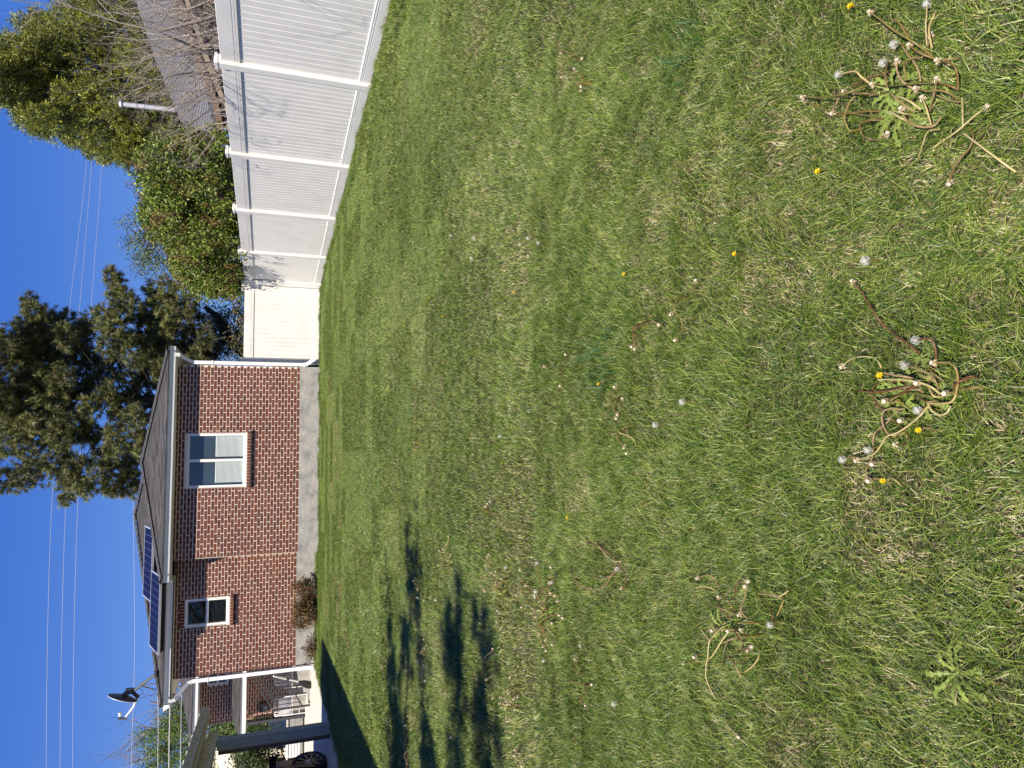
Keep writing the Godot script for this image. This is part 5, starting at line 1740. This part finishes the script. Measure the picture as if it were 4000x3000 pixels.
func clump(px: float, py: float, n: int, spread: float, puffs: int, flowers: int, sd: int, label: String, group: String) -> void:
	var r := rnd(sd)
	var c := on_y(px, py)
	var t := thing("dandelion_clump", label, "dandelion", c, group)
	for i in n:
		var a := r.randf() * TAU
		var l := spread * r.randf_range(0.5, 1.1)
		var pts := [Vector3(r.randf_range(-0.02, 0.02), 0, r.randf_range(-0.02, 0.02))]
		var h := 0.0
		var seg := 4
		for k in seg:
			a += r.randf_range(-0.75, 0.75)
			h = minf(0.09, 0.03 + r.randf_range(0.0, 0.05))
			pts.append(Vector3(pts[-1].x + cos(a) * l / seg, h, pts[-1].z + sin(a) * l / seg))
		var hd := "bald"
		if i < puffs: hd = "puff"
		elif i < puffs + flowers: hd = "flower"
		stem(t, pts, r.randf_range(0.0014, 0.0021), stem_cols[r.randi() % 7] * r.randf_range(0.9, 1.3), hd)
	if n > 7: shared(rosette_meshes[sd % 3], "leaf_rosette", M.leaf, t, Transform3D(Basis(Vector3.UP, r.randf() * TAU), Vector3.ZERO))
func single(px: float, py: float, what: String, sd: int) -> void:
	var r := rnd(sd)
	var p := on_y(px, py, 0.055)
	var c := Vector3(p.x, 0, p.z)
	var names := {"puff": ["fluffy white dandelion seed head on its own in the lawn", "single dandelion seed heads"], "flower": ["single yellow dandelion flower open in the lawn", "single yellow dandelions"]}
	var t := thing("dandelion", names[what][0], "dandelion", c, names[what][1])
	var h := 0.05 if what == "puff" else 0.035
	stem(t, [Vector3(r.randf_range(-0.02, 0.02), 0, r.randf_range(-0.02, 0.02)), Vector3(0.003, h * 0.5, 0), Vector3(0, h, 0)], 0.0026 if what == "puff" else 0.0024, stem_cols[6], what)

func build_dandelions() -> void:
	dandelion_meshes()
	var straw := Color(0.36, 0.31, 0.13)
	var pink := Color(0.25, 0.165, 0.085)
	var b := "bald"
	traced("large tangle of bent dandelion stems with a pale crown of leaves", [1340, 860], 2900, 0, 0.4973, [
		[[[1500, 450], [1400, 370], [1310, 310], [1190, 240], [1090, 160], [1000, 95]], b], [[[1310, 310], [1270, 240], [1230, 180], [1190, 155], [1150, 155]], ""],
		[[[1440, 420], [1465, 340], [1478, 270]], b], [[[1450, 360], [1440, 200], [1447, 110], [1450, 40]], "puff", straw], [[[1490, 380], [1465, 230], [1500, 130], [1522, 80]], ""],
		[[[1530, 470], [1450, 440], [1380, 410], [1310, 355]], b], [[[1400, 640], [1385, 560], [1350, 490], [1300, 430], [1258, 365]], "", pink],
		[[[1290, 620], [1270, 540], [1285, 480], [1340, 460], [1410, 450], [1450, 400]], ""], [[[1420, 715], [1330, 690], [1260, 640], [1215, 560], [1212, 478]], b, pink],
		[[[1695, 690], [1690, 600], [1670, 530], [1620, 490], [1530, 474]], b], [[[1690, 460], [1610, 465], [1540, 475]], ""],
		[[[1490, 655], [1380, 655], [1280, 668], [1150, 675], [1020, 662]], b], [[[1700, 705], [1640, 680], [1560, 655], [1490, 650]], ""],
		[[[1200, 585], [1120, 580], [1020, 605], [930, 645], [850, 680], [800, 715]], b], [[[980, 672], [900, 700], [800, 740], [700, 755], [600, 765], [470, 764]], b],
		[[[860, 885], [740, 885], [650, 860], [570, 825], [490, 790]], b], [[[800, 730], [760, 760], [735, 820], [705, 888]], b, pink], [[[1100, 875], [980, 875], [880, 885], [800, 895], [730, 908]], ""],
		[[[1120, 935], [980, 910], [880, 895], [760, 880]], ""], [[[1060, 742], [960, 735], [860, 730], [800, 720]], ""], [[[905, 745], [850, 790], [820, 860], [800, 920], [815, 980], [850, 1030], [915, 1015]], ""],
		[[[1095, 945], [1000, 945], [935, 965], [925, 1010], [950, 1070], [1010, 1100], [1080, 1092], [1135, 1050]], b], [[[1450, 735], [1530, 750], [1620, 790], [1720, 803]], "", pink],
		[[[1485, 985], [1465, 920], [1445, 850], [1412, 768]], b], [[[1560, 920], [1510, 985], [1430, 1000], [1340, 980], [1280, 930], [1245, 855]], b], [[[1545, 1018], [1460, 1030], [1420, 1120], [1380, 1250]], ""],
		[[[1500, 1160], [1600, 1090], [1700, 1020], [1800, 930], [1920, 838]], b, straw], [[[1790, 1010], [1815, 1080], [1780, 1170], [1700, 1260], [1650, 1350], [1625, 1440]], b],
		[[[2145, 1350], [2040, 1275], [1920, 1185], [1820, 1110], [1740, 1050]], "", straw], [[[1725, 770], [1730, 900], [1732, 1010]], "", straw], [[[1470, 880], [1490, 790], [1515, 700], [1525, 620]], b],
		[[[1690, 780], [1620, 730], [1540, 710], [1450, 715], [1360, 696]], b], [[[1142, 485], [1125, 560], [1120, 620], [1140, 690]], ""], [[[1000, 655], [930, 600], [880, 560], [760, 585]], "puff"],
		[[[1330, 900], [1260, 890], [1180, 870]], "", straw], [[[1360, 880], [1280, 830], [1170, 740]], "", pink], [[[1400, 860], [1320, 800], [1230, 760]], "", straw], [[[1300, 950], [1230, 920], [1160, 875]], "", straw], [[[1450, 940], [1480, 860], [1530, 790]], ""]],
		[[1190, 350, "puff"], [1105, 495, "puff"]], 601, 3)
	traced("tangle of reddish dandelion stems with one white puff and yellow flowers", [1330, 960], 2900, 1000, 0.5424, [
		[[[1280, 705], [1200, 640], [1100, 570], [1010, 490], [950, 410], [900, 330], [850, 250], [792, 182]], b, stem_cols[2]], [[[1390, 815], [1395, 720], [1385, 650], [1350, 595], [1255, 605]], "puff", stem_cols[2]],
		[[[1530, 1015], [1550, 930], [1550, 860], [1530, 800], [1480, 770], [1370, 768]], b], [[[1330, 1060], [1420, 1062], [1500, 1052], [1540, 1000]], ""], [[[1415, 965], [1390, 900], [1340, 850], [1280, 820], [1175, 788]], "puff"],
		[[[1425, 995], [1370, 950], [1290, 915], [1180, 895], [1080, 890], [975, 890]], "", straw], [[[1260, 892], [1180, 870], [1100, 860], [1015, 838]], "", pink], [[[1440, 1012], [1380, 1010], [1345, 955]], ""], [[[1245, 930], [1130, 955], [1020, 975], [920, 980], [838, 970]], ""],
		[[[1210, 905], [1090, 905], [990, 915], [940, 950], [935, 1010], [970, 1070], [1040, 1140], [1110, 1200], [1170, 1260], [1205, 1320], [1180, 1355], [1100, 1357]], b, stem_cols[2]],
		[[[1350, 905], [1240, 940], [1150, 990], [1070, 1030]], "", stem_cols[2]], [[[1180, 1090], [1140, 1055], [1095, 1050], [1055, 1070]], ""], [[[1335, 1080], [1290, 1140], [1210, 1210], [1120, 1270], [1040, 1300], [1000, 1360], [940, 1430], [820, 1473]], b, straw],
		[[[1165, 1270], [1100, 1290], [1050, 1280], [1010, 1210], [1010, 1130], [1060, 1100], [1165, 1105]], "", pink], [[[1210, 1060], [1100, 1130], [1040, 1200], [950, 1280], [940, 1400], [930, 1470], [890, 1540], [904, 1615]], b],
		[[[1645, 880], [1560, 905], [1515, 950]], ""], [[[1695, 885], [1640, 865], [1560, 900]], "", stem_cols[2]], [[[1765, 940], [1680, 948], [1580, 965]], ""], [[[1335, 1055], [1360, 1110], [1420, 1145], [1470, 1130], [1500, 1080]], "", straw],
		[[[1000, 805], [970, 750], [900, 725], [820, 730], [770, 750], [715, 798]], b, straw], [[[1420, 920], [1340, 880], [1260, 850]], ""], [[[1380, 1020], [1300, 1000], [1180, 990], [1090, 1010]], ""], [[[1400, 1040], [1330, 1050], [1280, 1030]], ""], [[[1300, 980], [1250, 960], [1170, 970]], "", pink], [[[1450, 900], [1380, 850], [1330, 800]], ""]],
		[[1252, 915, b], [1455, 990, b], [1022, 1045, b], [1135, 1185, b], [935, 1500, b], [1265, 1110, "puff"], [905, 1395, "puff"], [722, 1465, "puff"], [1275, 1255, "flower"], [1020, 1620, "flower"], [905, 1620, b]], 602, 2)
	traced("knot of pale brown dandelion stems lying flat in the lawn", [520, 390], 2500, 2200, 0.678, [
		[[[450, 130], [430, 90], [390, 70], [330, 86]], b], [[[445, 165], [400, 140], [350, 135], [322, 142]], ""], [[[550, 285], [520, 230], [490, 190]], ""], [[[545, 295], [490, 270], [450, 255], [388, 228]], ""], [[[530, 325], [490, 290], [460, 250], [452, 195]], b],
		[[[590, 440], [550, 390], [500, 380], [450, 388], [410, 430], [358, 488]], ""], [[[495, 340], [440, 400], [400, 450], [390, 540], [380, 600], [385, 680], [435, 782]], "", straw], [[[505, 340], [470, 350], [460, 400], [480, 490], [540, 505], [618, 504]], b],
		[[[485, 575], [430, 580], [340, 570], [250, 577]], b], [[[565, 420], [590, 460], [600, 500], [642, 482]], b], [[[500, 500], [520, 550], [560, 580], [600, 560], [632, 500]], ""], [[[690, 500], [680, 550], [640, 600], [603, 627]], ""], [[[510, 540], [550, 590], [580, 662]], ""], [[[580, 640], [642, 697]], ""],
		[[[507, 400], [470, 450], [420, 530], [388, 562]], "", straw], [[[562, 425], [510, 445], [470, 462]], "", pink], [[[358, 388], [400, 440], [442, 400]], ""], [[[520, 420], [480, 520], [470, 600]], ""], [[[540, 360], [560, 420], [610, 470]], ""]],
		[[415, 388, b], [508, 390, b], [312, 540, b]], 603, 1)
	traced("small knot of reddish dandelion stems beside a white puff", [760, 210], 2500, 2200, 0.678, [
		[[[832, 212], [760, 185], [678, 176]], "", pink], [[[748, 160], [800, 190], [855, 158]], "", straw], [[[745, 240], [760, 300], [766, 332]], "", stem_cols[2]], [[[832, 200], [810, 260], [788, 302]], ""], [[[552, 182], [545, 140], [570, 110], [622, 104]], b, stem_cols[2]]], [[752, 355, "puff"]], 604, 0)
	traced("dark red looping dandelion stem bent over in the lawn", [1800, 460], 1200, 1900, 0.663, [
		[[[1640, 330], [1720, 350], [1780, 390], [1830, 450], [1885, 550], [1850, 603]], b, stem_cols[2]], [[[1560, 560], [1620, 590], [1690, 610], [1760, 580], [1800, 500]], "", pink], [[[1680, 530], [1730, 550], [1800, 520], [1825, 490]], "puff", pink], [[[1540, 480], [1570, 540], [1600, 570]], ""], [[[1700, 330], [1790, 430], [1850, 440]], ""]], [], 605, 0)
	traced("pale green dandelion rosette of broad leaves without stems", [1860, 630], 2500, 2200, 0.678, [[[[1825, 735], [1818, 790], [1815, 815]], "", straw]], [], 606, 1)
	traced("lone dandelion stem curled on the lawn", [500, 930], 2500, 2200, 0.678, [[[[490, 868], [500, 930], [565, 998]], b, straw]], [], 607, 0)
	traced("bent dandelion stem with a fluffy head hanging over", [1430, 70], 1200, 900, 0.6027, [[[[1480, 75], [1460, 30], [1420, 20], [1390, 45], [1382, 90]], "puff"]], [[1500, 80, "puff"]], 608, 0)
	# knots of flattened stems further up the lawn
	var i := 0
	for q in [[1180, 630, 9, 0.16, 1], [1440, 745, 16, 0.2, 2], [1340, 600, 6, 0.14, 1], [860, 450, 8, 0.2, 0], [690, 580, 5, 0.18, 0], [645, 670, 6, 0.16, 1], [1250, 1290, 8, 0.14, 0], [1260, 1190, 6, 0.12, 0], [1690, 1150, 4, 0.12, 0], [720, 1000, 7, 0.2, 0], [500, 1340, 5, 0.2, 1], [700, 1150, 5, 0.16, 2], [1100, 160, 3, 0.14, 0], [630, 760, 3, 0.16, 0], [480, 1100, 4, 0.2, 1], [1110, 480, 5, 0.14, 0], [1140, 1080, 3, 0.14, 0], [660, 1330, 4, 0.16, 0], [620, 1530, 5, 0.2, 2], [1270, 1520, 3, 0.12, 0], [1480, 560, 5, 0.14, 1]]:
		i += 1
		clump(1200 + q[0] * 0.663, 1900 + q[1] * 0.663, q[2], q[3], q[4], 0, 620 + i, "flattened knot of dry dandelion stems in the middle of the lawn", "dandelion knots in the mid lawn")
	# straggling stems along the house wall
	for q in [[1315, 2270], [1335, 2330], [1290, 2345], [1330, 2400], [1360, 2440], [1345, 2290], [1300, 1640], [1330, 1690], [1320, 1660], [1340, 2020], [1325, 1960], [1310, 1580], [1350, 1800], [1300, 1500], [1285, 2400], [1340, 2475], [1370, 2500], [1330, 1830], [1320, 1760], [1305, 1900]]:
		i += 1
		clump(q[0], q[1], 8 + i % 4, 0.26, 1, 0, 660 + i, "patch of straggling dandelion stems near the house foundation", "dandelion patches along the house")
	for q in [[1180, 80, "x"], [2270, 200], [2320, 330], [1650, 1760], [2230, 1430], [2550, 1250], [2440, 1560], [2480, 1640], [2700, 1180], [3010, 2455]]:
		if q.size() == 2:
			i += 1
			clump(q[0], q[1], 3, 0.13, 0, 0, 700 + i, "few loose dandelion stems lying in the open lawn", "loose dandelion stems in the open lawn")
	for q in [[1648, 1363], [1850, 930], [1840, 1008], [1760, 920], [2660, 1570], [3375, 1018], [2090, 2310], [1490, 2605], [1660, 2660], [1760, 2880], [1540, 2690], [1465, 2545], [2060, 930], [1700, 2345], [1630, 2335], [1950, 1705], [1520, 1760], [1330, 1605], [1380, 2260], [1410, 2390], [2395, 2750], [2555, 1660]]:
		i += 1
		single(q[0], q[1], "puff", 800 + i)
	for q in [[1668, 1163], [1722, 1415], [1721, 1236], [1526, 1315], [1572, 1272], [2322, 1500], [2848, 990], [2420, 1070], [3296, 18], [3170, 665], [1494, 1160], [1503, 1484], [1626, 1731], [2200, 2022], [1437, 2870], [1512, 2324], [3410, 1465], [1995, 1140]]:
		i += 1
		single(q[0], q[1], "flower", 900 + i)

# ---------------------------------------------------------------- everything
func _ready() -> void:
	var cam := Camera3D.new()
	cam.name = "camera"
	cam.fov = rad_to_deg(2.0 * atan(1500.0 / FOCAL))
	cam.near = 0.05
	cam.far = 2000.0
	add_child(cam)
	cam.transform = Transform3D(Basis(-look.y, look.x, look.z), EYE)
	cam.current = true
	var env := Environment.new()
	env.background_mode = Environment.BG_SKY
	var sk := ProceduralSkyMaterial.new()
	sk.sky_top_color = lin(0.012, 0.076, 0.345)
	sk.sky_horizon_color = lin(0.165, 0.30, 0.57)
	sk.sky_curve = 0.11
	sk.ground_bottom_color = lin(0.06, 0.07, 0.04)
	sk.ground_horizon_color = lin(0.14, 0.16, 0.14)
	sk.sun_angle_max = 1.0
	var sky := Sky.new()
	sky.sky_material = sk
	env.sky = sky
	env.background_energy_multiplier = 1.0
	env.tonemap_mode = Environment.TONE_MAPPER_LINEAR
	env.tonemap_exposure = 1.72
	env.sdfgi_enabled = true
	env.ssao_enabled = true
	env.ssil_enabled = true
	var we := WorldEnvironment.new()
	we.name = "world_environment"
	we.environment = env
	add_child(we)
	var sun := DirectionalLight3D.new()
	sun.name = "sun"
	sun.light_energy = 1.6
	sun.light_color = Color(1.0, 0.955, 0.89)
	sun.light_angular_distance = 0.53
	sun.shadow_enabled = true
	add_child(sun)
	sun.look_at_from_position(Vector3.ZERO, SUN, Vector3.UP)
	materials()
	# ground
	var gr := MB.new()
	gr.quad(Vector3(-300, -0.02, 300), Vector3(300, -0.02, 300), Vector3(300, -0.02, -300), Vector3(-300, -0.02, -300))
	structure(gr, "ground", M.soil)
	var lw := MB.new()
	lw.quad(Vector3(-5.15, 0.0, 3), Vector3(4.9, 0.0, 3), Vector3(4.9, 0.0, -18.6), Vector3(-5.15, 0.0, -18.6))
	structure(lw, "lawn", M.soil)
	var dw := MB.new()
	dw.box2(Vector3(-14, -0.1, 2), Vector3(-5.18, 0.01, -23.2))
	structure(dw, "driveway", M.paving)
	build_house()
	build_fences()
	build_carport()
	build_trees()
	build_neighbours()
	build_wires()
	build_yard()
	build_car()
	build_dish()
	build_lawn()
	build_dandelions()
